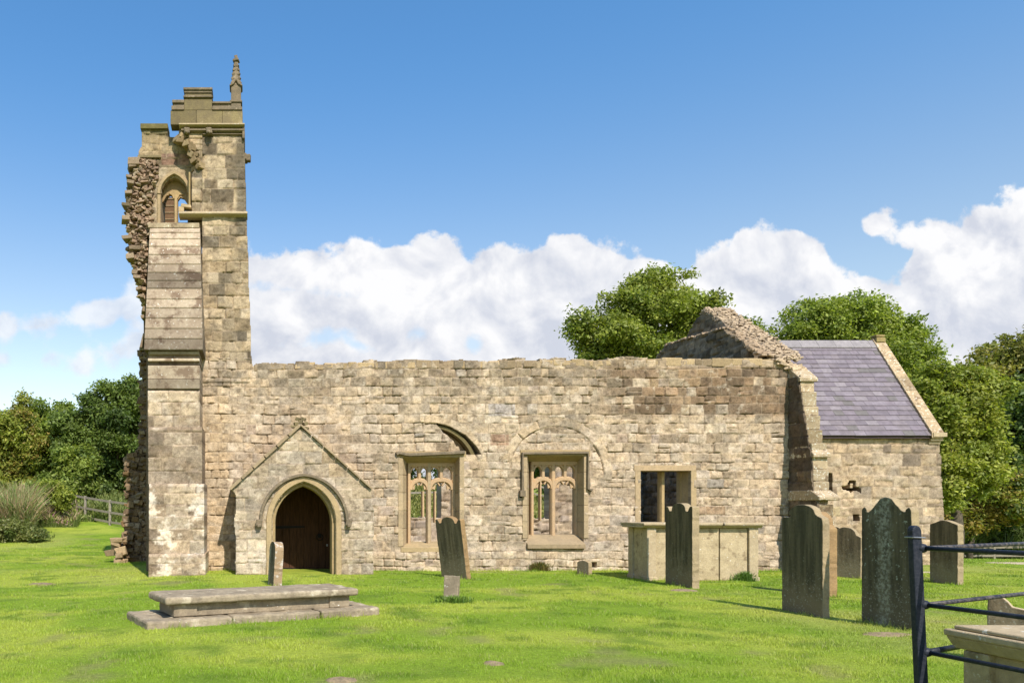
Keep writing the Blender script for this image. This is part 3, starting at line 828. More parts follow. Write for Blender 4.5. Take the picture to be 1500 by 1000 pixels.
# ---- porch
YP = 17.15
qx = lambda px: (px - 370) / F * YP
qz = lambda py: EYE + (745 - py) / F * YP
def porch():
    X0, X1 = qx(339), qx(548); W = X1 - X0; Z0 = -.2; H = qz(620) - Z0
    P = lambda L: [(qx(a) - X0, qz(b) - Z0) for a, b in L]
    out = P([(345, 880), (345, 790), (343, 760), (346, 750), (345, 724), (338, 716), (436, 628), (444, 628), (545, 715), (543, 735), (549, 748), (551, 775), (546, 790), (548, 880)])
    hole = [(x - X0, z - Z0) for x, z in arch(qx(445), qx(490) - qx(445) + .02, qz(765), qz(706), 14, base=-1)]
    def keep(u, v): return inpoly(u + .02 * (fbm(v * 6, v * 0, 4) - .5), v, out) & ~inpoly(u, v, hole)
    def tone(u, v, col, T):
        py = 745 - (v + Z0 - 1.5) * F / YP; px = (u + X0) * F / YP + 370
        d = sst(755, 800, py + 30 * (T[..., 5] - .5)) * (px < 392)
        col = lerp(col, np.array([.60, .57, .50]), (d * .55)[..., None])
        return lerp(col, col.mean(-1, keepdims=True) * np.array([1.1, 1.0, .84]), .35)
    p = relief('porch', church, (X0, YP, Z0), (1, 0, 0), (0, 0, 1), (0, -1, 0), W, H, keep, 1.2, .02, 31,
               [((.46, .385, .255), 6), ((.41, .35, .245), 5), ((.50, .44, .33), 5), ((.36, .31, .225), 3), ((.44, .34, .19), 1)],
               tone=tone, ch=(.2, .31), wr=(1.3, 2.8), lichen=.55, black=.28, amp=.016, off=.008, jw=.016, warp=1.0)
    # gable coping
    c = M()
    for a, b in (((337, 716), (440, 622)), ((440, 622), (545, 716))):
        n = 6
        for i in range(n):
            t0, t1 = i / n, (i + 1) / n - .012
            p0 = (qx(lerp(a[0], b[0], t0)), qz(lerp(a[1], b[1], t0))); p1 = (qx(lerp(a[0], b[0], t1)), qz(lerp(a[1], b[1], t1)))
            w = .085 if a[0] < 400 else .05
            f = .68 + .2 * random.Random(i).random()
            c.bar([p0, p1], w, YP - .07, YP + 1.2, .15, (f, f, f))
    c.build('gable_coping', DRESSED, p, bevel=.008)
    # carved stub of a cross at the apex
    r = random.Random(4); c = M()
    for (a, b, sx, sz) in ((440, 625, .44, .06),): c.rock((qx(a), YP + .1, qz(b)), (sx, .22, sz), r)
    for (a, b) in ((434, 620), (441, 617), (447, 620), (437, 613), (445, 613)):
        c.rock((qx(a), YP + .1, qz(b)), (.1, .14, .09), r, rot=.6)
    c.build('carved_finial', OLIVE, p, bevel=.01)
    # moulded arch orders
    cx = qx(445)
    for k, (aw, sp, ap, w, y0, y1, colr, mt) in enumerate((
            (51.0, 765, 701, .155, YP - .03, YP + .12, (1, .98, .88), DRESSED), (44.2, 766, 708.5, .10, YP + .10, YP + .42, (.85, .82, .68), DRESSED))):
        q = M(); pts = arch(cx, qx(aw + 370), qz(sp), qz(ap), 18)
        q.bar([(pts[0][0], -.1), pts[0]], w, y0, y1, .3, colr); q.bar(pts, w, y0, y1, .3, colr); q.bar([pts[-1], (pts[-1][0], -.1)], w, y0, y1, .3, colr)
        q.build('arch_order', mt, p, bevel=.004)
    q = M(); pts = arch(cx, qx(63 + 370), qz(763), qz(695.5), 18); q.bar(pts, .075, YP - .09, YP + .04, .25)
    q.build('hood_mould', HOODM, p, bevel=.006)
    r = random.Random(9)
    for a in (379.5, 510.5):
        q = M(); q.rock((qx(a), YP - .05, qz(765)), (.15, .15, .17), r); q.rock((qx(a), YP - .1, qz(769)), (.1, .1, .09), r); q.build('label_stop', HOODM, p, bevel=.02)
    # door deep in the passage
    YD = YW + .60; d = M(); x0, x1 = qx(395), qx(500); n = 9
    for i in range(n):
        a = lerp(x0, x1, i / n); b = lerp(x0, x1, (i + 1) / n) - .008
        d.box((a, YD + .004 * (i % 3), -.1), (b, YD + .05, 2.45), (1, 1, 1))
    d.box((x0, YD + .03, -.1), (x1, YD + .08, 2.45))
    door = d.build('door', DOORW, church, bevel=.004)
    e = lambda px, py: ((px - 370) / F * YD, EYE + (745 - py) / F * YD)
    h = M(); a = e(399, 772); b = e(448, 771)
    h.prism([(a[0], YD - .02, a[1] - .035), (b[0] - .06, YD - .02, b[1] - .02), (b[0], YD - .02, b[1]), (b[0] - .06, YD - .02, b[1] + .02), (a[0], YD - .02, a[1] + .035)], (0, .022, 0))
    h.build('strap_hinge', BLACK, door)
    h = M(); a = e(399, 832); b = e(448, 832)
    h.prism([(a[0], YD - .02, a[1] - .03), (b[0], YD - .02, b[1]), (a[0], YD - .02, a[1] + .03)], (0, .022, 0)); h.build('strap_hinge', BLACK, door)
    h = M(); c = e(468, 784); h.box((c[0] - .04, YD - .03, c[1] - .05), (c[0] + .04, YD, c[1] + .05))
    h.tube([(c[0] + .08 * math.sin(t), YD - .04, c[1] - .04 + .08 * math.cos(t)) for t in np.linspace(0, 2 * math.pi, 17)], .011, 6); h.build('ring_handle', BLACK, door)
    h = M(); c = e(479, 798); h.box((c[0] - .02, YD - .02, c[1] - .03), (c[0] + .02, YD, c[1] + .03)); h.build('keyhole_plate', WIRE, door)
porch()

# ---- tower
def tower():
    X0, X1 = nx(295), nx(371); Z0 = nz(531); H = nz(192) - Z0
    def keep(u, v):
        px = (u + X0) * 60 + 370; py = 745 - (v + Z0 - 1.5) * 60
        right = 357 + (py - 195) / 335 * 11.5 + (fbm(v * 4, v * 0, 9) - .5) * 1.5
        return (px < right) & (px > 296)
    def tone(u, v, col, T):
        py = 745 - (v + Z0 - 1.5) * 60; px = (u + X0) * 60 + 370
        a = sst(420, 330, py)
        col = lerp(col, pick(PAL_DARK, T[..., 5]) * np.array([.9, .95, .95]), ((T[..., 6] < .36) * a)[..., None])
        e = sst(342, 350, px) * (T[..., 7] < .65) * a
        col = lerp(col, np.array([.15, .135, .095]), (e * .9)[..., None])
        return col
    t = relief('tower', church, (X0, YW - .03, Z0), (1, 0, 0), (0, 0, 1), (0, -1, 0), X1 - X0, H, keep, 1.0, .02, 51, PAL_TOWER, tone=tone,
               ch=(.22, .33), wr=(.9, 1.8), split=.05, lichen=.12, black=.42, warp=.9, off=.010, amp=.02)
    # belfry corner turret, left edge broken
    XA, XB = nx(262), nx(296.5); ZA = nz(318); HA = nz(192) - ZA
    poly = [(x_, y_) for x_, y_ in ((262, 192), (262, 201), (270, 206), (277, 214), (283, 226), (288, 238), (290, 246), (285, 250), (281, 256), (281, 320), (298, 320), (298, 190))]
    def keep2(u, v):
        px = (u + XA) * 60 + 370; py = 745 - (v + ZA - 1.5) * 60
        return inpoly(px, py, poly)
    relief('tower_corner', t, (XA, YW - .03, ZA), (1, 0, 0), (0, 0, 1), (0, -1, 0), XB - XA, HA, keep2, .55, .02, 52, PAL_TOWER, ch=(.27, .36), wr=(1, 1.9), black=.4, lichen=.2)
    # belfry wall set back, with the pointed opening
    YB = 18.62; bx = lambda px: (px - 370) / F * YB; bz = lambda py: EYE + (745 - py) / F * YB
    XC, XD = bx(183), bx(296); ZC = bz(345); HC = bz(182) - ZC
    polyb = [(214, 346), (216, 320), (224, 300), (226, 270), (233, 246), (233, 240), (204, 232), (203, 222), (208, 213), (207, 184), (245, 184), (245, 201), (268, 201), (297, 201), (297, 346)]
    op = arch(bx(255.5), bx(274.5) - bx(255.5), bz(285), bz(259.5), 12); op = [(op[0][0], bz(326))] + op + [(op[-1][0], bz(326))]
    def keep3(u, v):
        X = u + XC; Z = v + ZC; px = X * F / YB + 370; py = 745 - (Z - 1.5) * F / YB
        return inpoly(px, py, polyb) & ~inpoly(X, Z, op)
    def tone3(u, v, col, T):
        px = (u + XC) * F / YB + 370; py = 745 - (v + ZC - 1.5) * F / YB
        a = sst(236, 228, py + 6 * (T[..., 5] - .5))
        col = lerp(col, np.array([.36, .285, .15]) * (.85 + .3 * T[..., 6])[..., None], a[..., None])
        a = sst(204, 197, py)
        col = lerp(col, np.array([.22, .195, .085]) * (.85 + .3 * T[..., 6])[..., None], a[..., None])
        b = (px > 236) & (px < 276) & (py > 225) & (py < 242)
        col = np.where(b[..., None], np.array([.30, .17, .12]) * (.7 + .6 * T[..., 6])[..., None], col)
        return col
    bw = relief('belfry_wall', t, (XC, YB, ZC), (1, 0, 0), (0, 0, 1), (0, -1, 0), XD - XC, HC, keep3, .85, .02, 53, PAL_TOWER, tone=tone3,
                ch=(.16, .26), wr=(1.2, 2.4), black=.1, lichen=.1, off=.006)
    q = M(); pts = arch(bx(255.5), bx(278) - bx(255.5), bz(285), bz(254), 12)
    q.bar(pts, .10, YB - .07, YB + .1, .3, (.95, .92, .85)); q.bar([(pts[0][0], bz(334)), pts[0]], .10, YB - .05, YB + .1, .3, (.95, .92, .85)); q.bar([pts[-1], (pts[-1][0], bz(305))], .10, YB - .05, YB + .1, .3, (.85, .82, .7))
    # shafts to the right of the opening
    for px in (277.5, 284.5): q.bar([(nx(px), nz(300)), (nx(px), nz(252))], .07, YW + .0, YW + .3, .5, (.85, .83, .66))
    q.bar([(bx(256.5), bz(326)), (bx(256.5), bz(284))], .10, YB + .15, YB + .32, .45, (1, .95, .8))
    q.prism([(bx(a), YB + .20, bz(b)) for a, b in ((236.5, 292), (243, 281.5), (250, 280.5), (253, 288), (260, 288), (263, 284), (269, 286), (275, 295))] + [(x_, YB + .20, z_) for x_, z_ in arch(bx(255.5), bx(275) - bx(255.5), bz(285), bz(259.5), 8)[::-1]], (0, .10, 0), (.8, .72, .6))
    # broken spandrel of the two-light head
    q.prism([(bx(246), YB + .17, bz(279)), (bx(252), YB + .17, bz(274)), (bx(262), YB + .17, bz(274)), (bx(269), YB + .17, bz(281)), (bx(262), YB + .17, bz(281)), (bx(259), YB + .17, bz(287)), (bx(253), YB + .17, bz(287)), (bx(251), YB + .17, bz(282))], (0, .14, 0), (1, .93, .75))
    q.build('belfry_arch', DRESSED, t, bevel=.006)
    q = M()
    q.box((nx(262), YW - .11, nz(312.5)), (nx(270), YW + .3, nz(305)), (1.1, 1.08, 1)); q.rock((nx(273), YW + .02, nz(304)), (.28, .3, .09), random.Random(3), (1.1, 1.08, 1))
    q.build('broken_capital', DRESSED, t, bevel=.01)
    # far side of the belfry seen through the opening
    YJ = YB + 2.6; q = M(); q.box((Xw(225, YJ), YJ, Zw(345, YJ)), (Xw(255.5, YJ), YJ + .4, Zw(289, YJ)), (.40, .31, .27))
    for k in range(5): q.box((Xw(225, YJ), YJ - .02, Zw(332 - k * 10, YJ)), (Xw(255.5, YJ), YJ - .002, Zw(331 - k * 10, YJ)), (.9, .85, .8))
    q.build('far_belfry_jamb', DRESSED, t)
    # string courses
    def course(name, a, b, yt, yb, pr, Yb=YW - .03, mat=COPING, ret=True):
        q = M()
        z1, z0 = nz(yt), nz(yb); x0, x1 = nx(a), nx(b)
        q.prism([(x0, Yb + .2, z1), (x0, Yb - pr * .2, z1), (x0, Yb - pr, lerp(z1, z0, .4)), (x0, Yb - pr, lerp(z1, z0, .7)), (x0, Yb - .01, z0), (x0, Yb + .2, z0)], (x1 - x0, 0, 0))
        return q.build(name, mat, t, bevel=.006)
    course('string_course', 262.5, 362.5, 311, 319, .13)
    course('cornice', 263, 358.5, 184, 190, .16); course('cornice', 266, 358, 190, 197, .10, mat=HOODM)
    course('cornice', 297, 356, 197, 200, .05, mat=HOODM)
    q = M(); q.box((nx(355), YW - .12, nz(206)), (nx(358.5), YW + .9, nz(184))); q.box((nx(356), YW + .1, nz(230)), (nx(361), YW + .35, nz(221))); q.build('east_cornice', HOODM, t, bevel=.01)
    r = random.Random(5)
    for px in (274.5, 307):
        q = M(); q.rock((nx(px), YW - .14, nz(197)), (.16, .16, .16), r); q.rock((nx(px), YW - .2, nz(200)), (.09, .1, .07), r, rot=.5); q.build('carved_head', HOODM, t, bevel=.025)
    q = M(); q.rock((nx(358), YW + .3, nz(226)), (.22, .2, .16), r); q.rock((nx(363), YW + .25, nz(225)), (.16, .16, .2), r); q.build('gargoyle', HOODM, t, bevel=.025)
    # broken rib hanging from the cornice
    q = M()
    P0 = [(264, 201), (270, 207), (276, 212), (281, 219), (286, 227), (289, 236), (291, 244)]
    for i, (a, b) in enumerate(P0):
        q.rock((nx(a - 1), YW + .08, nz(b)), (.20, .45, .16), r, (.55, .52, .45) if i % 2 else (.8, .78, .7), rot=.7); q.rock((nx(a + 6 - i), YW - .06, nz(b + 2)), (.13, .12, .12), r, (.5, .47, .4), rot=.7)
    q.build('broken_rib', DRESSED, t, bevel=.015)
    # battlements
    b = M()
    def blk(a, c, yt, yb, col=(1, 1, 1), pr=.04, th=.32): b.box((nx(a), YW - pr, nz(yb)), (nx(c), YW - pr + th, nz(yt)), col)
    xs = [250, 288, 326, 355.5]
    for a, c, cc in zip(xs, xs[1:], (.85, 1.1, 1.2)): blk(a, c - .2, 163, 184, (cc, cc, cc))
    blk(270, 310.7, 147, 162.8, (.95, .95, .95)); blk(270.5, 310.2, 138, 146.5, (.8, .8, .85), .035)
    b.build('battlement', OLIVE, t, bevel=.01)
    b = M()
    blk(269, 311.5, 131, 134.5, (1, 1, 1), .09, .42); blk(270, 310.7, 134.5, 138, (1, 1, 1), .06, .36); blk(269, 311.5, 142.5, 145, (1, 1, 1), .08, .40)
    blk(252.5, 270, 148, 152.5, (1, 1, 1), .06, .36); blk(254, 270, 152.5, 157, (.5, .5, .5), .02, .3); blk(251.5, 270, 157, 163, (1.3, 1.3, 1.3), .07, .36)
    blk(311, 339, 150.5, 153.5, (1, 1, 1), .06, .36); blk(311, 338, 153.5, 158.5, (.6, .6, .6), .02, .3); blk(311, 355, 158.5, 163, (1.3, 1.2, 1), .07, .36)
    b.build('battlement_cap', HOODM, t, bevel=.01)
    # left fragment of parapet, further back
    b = M(); b.box((bx(206), YB - .06, bz(190)), (bx(246), YB + .4, bz(182.5)), (.8, .85, .65)); b.build('parapet_cap', OLIVE, t, bevel=.01)
    b = M();  b.box((bx(202), YB - .05, bz(232)), (bx(236), YB + .3, bz(228)), (1.2, 1.2, 1.2))
    b.build('parapet_fragment', OLIVE, t, bevel=.01)
    # pinnacle
    p = M(); x0, x1 = nx(338.5), nx(353); yc = YW + .10; w = (x1 - x0) / 2; xc = (x0 + x1) / 2
    p.box((x0, yc - w, nz(163)), (x1, yc + w, nz(125)))
    p.box((x0 - .03, yc - w - .03, nz(151)), (x1 + .03, yc + w + .03, nz(148)))
    for s in (-1, 1):
        p.bar([(xc + s * (w + .03), nz(127)), (xc + s * w * .55, nz(124)), (xc, nz(117))], .05, yc - w - .04, yc + w + .04, .2)
    p.add([(x0, yc - w, nz(125)), (x1, yc - w, nz(125)), (x1, yc + w, nz(125)), (x0, yc + w, nz(125)), (xc - .02, yc - .02, nz(84)), (xc + .02, yc - .02, nz(84)), (xc + .02, yc + .02, nz(84)), (xc - .02, yc + .02, nz(84))],
          [(0, 1, 5, 4), (1, 2, 6, 5), (2, 3, 7, 6), (3, 0, 4, 7), (4, 5, 6, 7)])
    for k, py in enumerate((122, 115, 108, 101, 94)):
        f = 1 - k * .16
        for (sx, sy) in ((-1, -1), (1, -1), (1, 1), (-1, 1)):
            p.rock((xc + sx * w * .78 * f, yc + sy * w * .78 * f, nz(py)), (.075, .075, .07), r, rot=.6)
    p.rock((xc, yc, nz(86)), (.17, .17, .07), r, jit=.3); p.rock((xc, yc, nz(81)), (.09, .09, .1), r, jit=.35); p.rock((xc, yc, nz(90)), (.1, .1, .06), r)
    p.build('pinnacle', HOODM, t, bevel=.012)
    return t
tower_o = tower()

# ---- broken rubble core of the tower
def rubble(name, parent, poly, Y0, Y1, n, seed, size=(.10, .30), hz=(.05, .12), pal=None, rr=.3, flat=1.0, mat=None):
    r = random.Random(seed); q = M(); xs = [p[0] for p in poly]; ys = [p[1] for p in poly]
    pal = pal or [(.35, .27, .19), (.30, .23, .165), (.25, .19, .14), (.41, .345, .25), (.18, .14, .10), (.34, .30, .23)]
    k = 0
    while k < n:
        a, b = r.uniform(min(xs), max(xs)), r.uniform(min(ys), max(ys))
        if not inpoly(np.array([a]), np.array([b]), poly)[0]: continue
        Y = r.uniform(Y0, Y1); f = r.uniform(.75, 1.2); c = r.choice(pal)
        q.rock(W3(a, b, Y), (r.uniform(*size) * (1.5 if r.random() < .15 else 1), r.uniform(.2, .45), r.uniform(*hz) * (1.6 if r.random() < .15 else 1.1)), r, tuple(x * f for x in c), rot=.5 * flat, jit=.48)
        k += 1
    return q.build(name, mat or R_STONE, parent, bevel=.012, seg=1)
def core(name, parent, poly, Y, depth, col, mat=None):
    q = M(); q.prism([W3(a, b, Y) for a, b in poly], (0, depth, 0), col); return q.build(name, mat or R_STONE, parent)
pc = [(196, 236), (234, 236), (233, 246), (224, 290), (222, 330), (215, 345), (214, 445), (209, 445), (204, 415), (199, 392), (193, 372), (191, 345), (187, 330), (187, 312), (190, 290), (196, 265)]
corep = [(200, 240), (234, 240), (224, 300), (216, 345), (214, 520), (211, 520), (210, 445), (203, 400), (197, 372), (193, 330), (197, 280)]
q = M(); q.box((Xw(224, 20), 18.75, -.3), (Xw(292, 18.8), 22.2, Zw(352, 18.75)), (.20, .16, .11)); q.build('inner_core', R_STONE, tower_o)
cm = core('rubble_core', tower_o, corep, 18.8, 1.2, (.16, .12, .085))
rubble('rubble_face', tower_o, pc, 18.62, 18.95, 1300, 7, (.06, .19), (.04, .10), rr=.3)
r_ = random.Random(12)
for (a, b, w, h) in ((196, 240, .30, .2), (193, 245, .2, .12), (186, 303, .22, .08), (184, 322, .2, .12), (188, 350, .28, .1), (192, 378, .24, .14), (198, 366, .3, .1), (199, 401, .16, .12), (203, 408, .2, .1), (206, 425, .16, .1), (208, 436, .12, .1), (188, 285, .2, .1), (192, 270, .22, .1), (190, 262, .16, .08), (211, 455, .12, .15), (211, 466, .1, .1), (212, 500, .06, .4)):
    f = r_.uniform(.7, 1.1); q = M(); q.rock(W3(a, b, 18.6), (w, .4, h), r_, (.30 * f, .25 * f, .18 * f)); q.build('projecting_stone', R_STONE, tower_o, bevel=.012)

# ---- tower buttress
def buttress():
    root = None
    segs = [  # x0,x1,ytop,ybot,Y,pal,white
        (216.5, 292.5, 570, 627, 17.30, PAL_BUT, .2), (217, 296, 625, 710, 17.22, PAL_BUTD, .06), (218, 299, 708, 812, 17.12, PAL_BUT, .95), (217.5, 301, 811, 862, 17.04, PAL_BUT, .8)]
    k = 0
    for x0, x1, yt, yb, Y, pal, wh in segs:
        X0, X1 = Xw(x0, Y), Xw(x1, Y); Z0, Z1 = Zw(yb, Y), Zw(yt, Y)
        def tone(u, v, col, T, wh=wh, Z0=Z0):
            n = sst(.50, .60, fbm(u * 2.6, v * 3.4, 301, 5, .65)) * wh
            col = lerp(col, np.array([.66, .63, .56]), n[..., None])
            return col
        def bulge(u, v, H=Z1 - Z0):
            return -.05 * sst(H - .06, H, v)
        o = relief('buttress_stage', root or church, (X0, Y, Z0), (1, 0, 0), (0, 0, 1), (0, -1, 0), X1 - X0, Z1 - Z0, None, YW + .3 - Y, .02, 61 + k, pal, tone=tone,
                   ch=(.24, .34), wr=(1.3, 2.4), split=0, lichen=.3, black=.2, warp=.6, off=.004, amp=.012, jw=.014, bulge=bulge)
        if root is None: o.name = 'tower_buttress'; root = o
        k += 1
    # two smooth courses and the mouldings above
    r = random.Random(8)
    q = M()
    def b(x0, x1, yt, yb, Y, f, z=0): q.box((Xw(x0, Y), Y, Zw(yb, Y) + .005), (Xw(x1, Y), YW + .3, Zw(yt, Y)), (f, f * .98, f * .95))
    b(216.5, 292.5, 555, 569.5, 17.28, .75); b(216.5, 292.5, 535, 555, 17.31, 1.15)
    b(217, 292, 529, 534.5, 17.42, .45); b(216.5, 292, 524.5, 529, 17.33, 1.4); b(217.5, 291.5, 519.5, 524, 17.39, .6); b(217, 291.5, 514, 519.2, 17.32, .95)
    q.build('buttress_moulding', SLAB_BUT, root, bevel=.012)
    # overlapping weathering slabs
    ys = [334, 341, 350, 361, 373, 387, 399, 411, 422.5, 438, 451, 466, 481, 496, 512]
    tones = [1.2, 1.25, 1.28, 1.22, 1.05, .85, .5, .52, 1.1, 1.1, .9, .95, .78, .5]
    n = len(ys) - 1
    for i in range(n):
        Yt = lerp(18.24, 17.24, i / n); Yb = lerp(18.24, 17.24, (i + 1) / n)
        x0 = np.interp(ys[i + 1], [334, 512], [219.5, 211]); x1 = np.interp(ys[i + 1], [334, 512], [292.5, 297])
        s = M(); z1, z0 = Zw(ys[i], Yt), Zw(ys[i + 1], Yb); f = tones[i]
        xs = [x0, x1]
        for a, c in zip(xs, xs[1:]):
            A0, A1 = Xw(a, Yb), Xw(c, Yb)
            s.prism([(A0, Yb - .010, z0 - .004), (A0, Yb - .014, z0 + .02), (A0, Yt + .004, z1 + .004), (A0, YW + .3, z1 + .004), (A0, YW + .3, z0 - .004)], (A1 - A0, 0, 0), (f, f * .97, f * .93))
        s.build('weathering_slab', SLAB_BUT, root, bevel=.006)
    s = M(); s.box((Xw(217, 18.25), 18.22, Zw(334, 18.25)), (Xw(292, 18.25), 18.7, Zw(327, 18.25)), (1.1, 1.08, .95)); s.build('top_ledge', SLAB_BUT, root, bevel=.01)
buttress()

# ---- broken stub of the west wall, in the buttress's shade
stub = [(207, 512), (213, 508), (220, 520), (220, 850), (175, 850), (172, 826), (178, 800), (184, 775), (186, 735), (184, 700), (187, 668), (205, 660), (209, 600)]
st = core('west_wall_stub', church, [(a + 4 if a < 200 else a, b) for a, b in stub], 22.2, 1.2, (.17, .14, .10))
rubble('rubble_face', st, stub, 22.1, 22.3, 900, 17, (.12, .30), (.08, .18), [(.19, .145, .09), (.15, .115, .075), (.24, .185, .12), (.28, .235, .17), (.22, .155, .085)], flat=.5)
rubble('fallen_footing', st, [(163, 828), (163, 800), (172, 788), (182, 786), (182, 832)], 21.6, 21.9, 12, 19, (.2, .4), (.15, .28), [(.42, .34, .21), (.38, .31, .2)], flat=.5)

# ---- east gable of the nave
def gable():
    XG = 12.74
    yA, zA, yB, zB, yC, zC = YW, 5.14, 21.23, 7.14, 24.1, 5.0
    def prof(y): return np.interp(y, [yA, yB, yC], [zA, zA + (zB - zA), zC])
    L = yC + .35 - (YW + .55)
    def keep(u, v):
        y = (yC + .35) - u
        return v + 2.0 < prof(y) + (fbm(y * 3, y * 0, 8) - .5) * .12
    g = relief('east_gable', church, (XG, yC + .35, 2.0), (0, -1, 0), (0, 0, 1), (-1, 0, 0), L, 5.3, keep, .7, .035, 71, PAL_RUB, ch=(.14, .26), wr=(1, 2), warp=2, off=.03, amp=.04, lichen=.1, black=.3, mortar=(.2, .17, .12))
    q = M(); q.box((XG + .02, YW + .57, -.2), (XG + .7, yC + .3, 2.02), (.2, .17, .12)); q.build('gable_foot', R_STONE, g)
    def keep2(u, v):
        y = (yC + .35) - u
        p = np.interp(y, [YW, 19.9, 22.6, 23.2, 24.4], [5.18, 6.28, 6.45, 6.1, 5.2])
        return v + 0 < p + (fbm(y * 3.5, y * 0, 18) - .5) * .14
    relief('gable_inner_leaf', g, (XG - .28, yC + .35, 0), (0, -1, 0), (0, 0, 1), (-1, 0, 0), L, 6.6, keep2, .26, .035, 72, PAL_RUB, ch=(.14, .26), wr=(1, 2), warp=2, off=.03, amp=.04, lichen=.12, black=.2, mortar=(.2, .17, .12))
    r = random.Random(21); q = M()
    for k in range(1300):
        t = r.random(); s = 1 if r.random() < .72 else 0
        if s: y = lerp(yA - .02, yB, t); z = lerp(zA, zB, t)
        else: y = lerp(yB, yC, t); z = lerp(zB, zC, t)
        x = r.uniform(XG + .02, XG + .70); f = r.uniform(.75, 1.25)
        q.rock((x, y, z + r.uniform(-.06, .05)), (r.uniform(.05, .13), r.uniform(.08, .18), r.uniform(.03, .06)), r, (.42 * f, .365 * f, .275 * f), rot=.3)
    for k in range(220):
        y = r.uniform(YW + .1, 23.5); z = np.interp(y, [YW, 19.9, 22.6, 23.2, 24.4], [5.18, 6.28, 6.45, 6.1, 5.2]); f = r.uniform(.75, 1.2)
        q.rock((r.uniform(XG - .28, XG), y, z), (r.uniform(.08, .16), .16, .06), r, (.36 * f, .30 * f, .22 * f), rot=.4)
    # loose capping at the foot of the gable slope
    for k in range(70):
        px = r.uniform(1140, 1178); f = r.uniform(.8, 1.25); q.rock((nx(px), r.uniform(YW - .02, YW + .2), nz(lerp(530, 541, (px - 1140) / 38) + r.uniform(-2, 8))), (r.uniform(.1, .22), .2, r.uniform(.06, .1)), r, (.47 * f, .40 * f, .29 * f))
    q.build('gable_rubble_top', R_STONE, g, bevel=.008, seg=1)
gable()

# ---- rough stones along the nave wall head
def wallhead():
    r = random.Random(33); q = M(); x = nx(372)
    while x < nx(1132):
        w = r.uniform(.14, .5); px = x * 60 + 370
        rough = 1 if px < 950 else .4
        f = r.uniform(.75, 1.15); zt = nz(np.interp(px, [370, 560, 850, 960, 1120, 1135], [533, 530, 527, 525, 526, 528]))
        c = (.40 * f, .33 * f, .20 * f) if r.random() < .7 else (.27 * f, .225 * f, .15 * f)
        q.rock((x + w / 2, YW + .16, zt - .08 + r.uniform(-.025, .035) * rough), (w * 1.06, .34, r.uniform(.13, .22)), r, c, jit=.14 * rough + .04, rot=.06 * rough)
        x += w
    q.build('wall_head_course', R_STONE, nave_o, bevel=.02)
wallhead()

# ---- eastern buttress
def ebutt():
    r = random.Random(44); X0, X1 = 13.12, 13.48; q = M(); z = 0.0; root = None
    prof = lambda z: np.interp(z, [-.2, 1.72, 1.73, 2.9, 2.95, 4.35, 4.9], [17.40, 17.40, 17.56, 17.62, 17.70, 17.98, 18.05])
    z = -.2
    while z < 4.62:
        h = r.uniform(.22, .36); h = min(h, 4.65 - z); yf = prof(z + h / 2) + r.uniform(-.015, .015)
        f = r.uniform(.78, 1.12); c = random.Random(int(z * 50)).choice([(1, 1, .98), (.85, .85, .85), (1.1, 1.08, 1.05), (.7, .68, .62)])
        q.box((X0, yf, z), (X1 + r.uniform(-.012, .012), YW + .05, z + h - .008), tuple(a * f for a in c)); z += h
    b = weather(q.build('eastern_buttress', EB_MAT, church, bevel=.02), .03, lv=3)
    relief('stain_and_shade_side', b, (X0 - .035, YW + .02, -.2), (0, -1, 0), (0, 0, 1), (-1, 0, 0), 1.05, 4.9, lambda u, v: u < YW + .02 - prof(v - .2) + .02, .034, .03, 95, [((.15, .115, .085), 5), ((.12, .095, .07), 4), ((.2, .155, .11), 2)], ch=(.22, .36), wr=(1, 2), lichen=.05, black=.3, mortar=(.15, .12, .09))  # west cladding: stained stone, with this side's shade put into its colour
    for (zt, yb, yt, ext, nm) in ((4.93, 17.95, 18.33, .035, 'a'), (3.0, 17.52, 17.74, .03, 'b'), (1.94, 17.30, 17.58, .06, 'c')):
        s = M(); dz = {'a': .30, 'b': .22, 'c': .16}[nm]
        s.prism([(X0 - ext, yb, zt - dz - .08), (X0 - ext, yb, zt - dz), (X0 - ext, yt, zt), (X0 - ext, YW + .02, zt), (X0 - ext, YW + .02, zt - dz - .08)], (X1 - X0 + 2 * ext, 0, 0), (1, 1, 1))
        weather(s.build('weathering', EB_MAT, b, bevel=.02), .03)
ebutt()

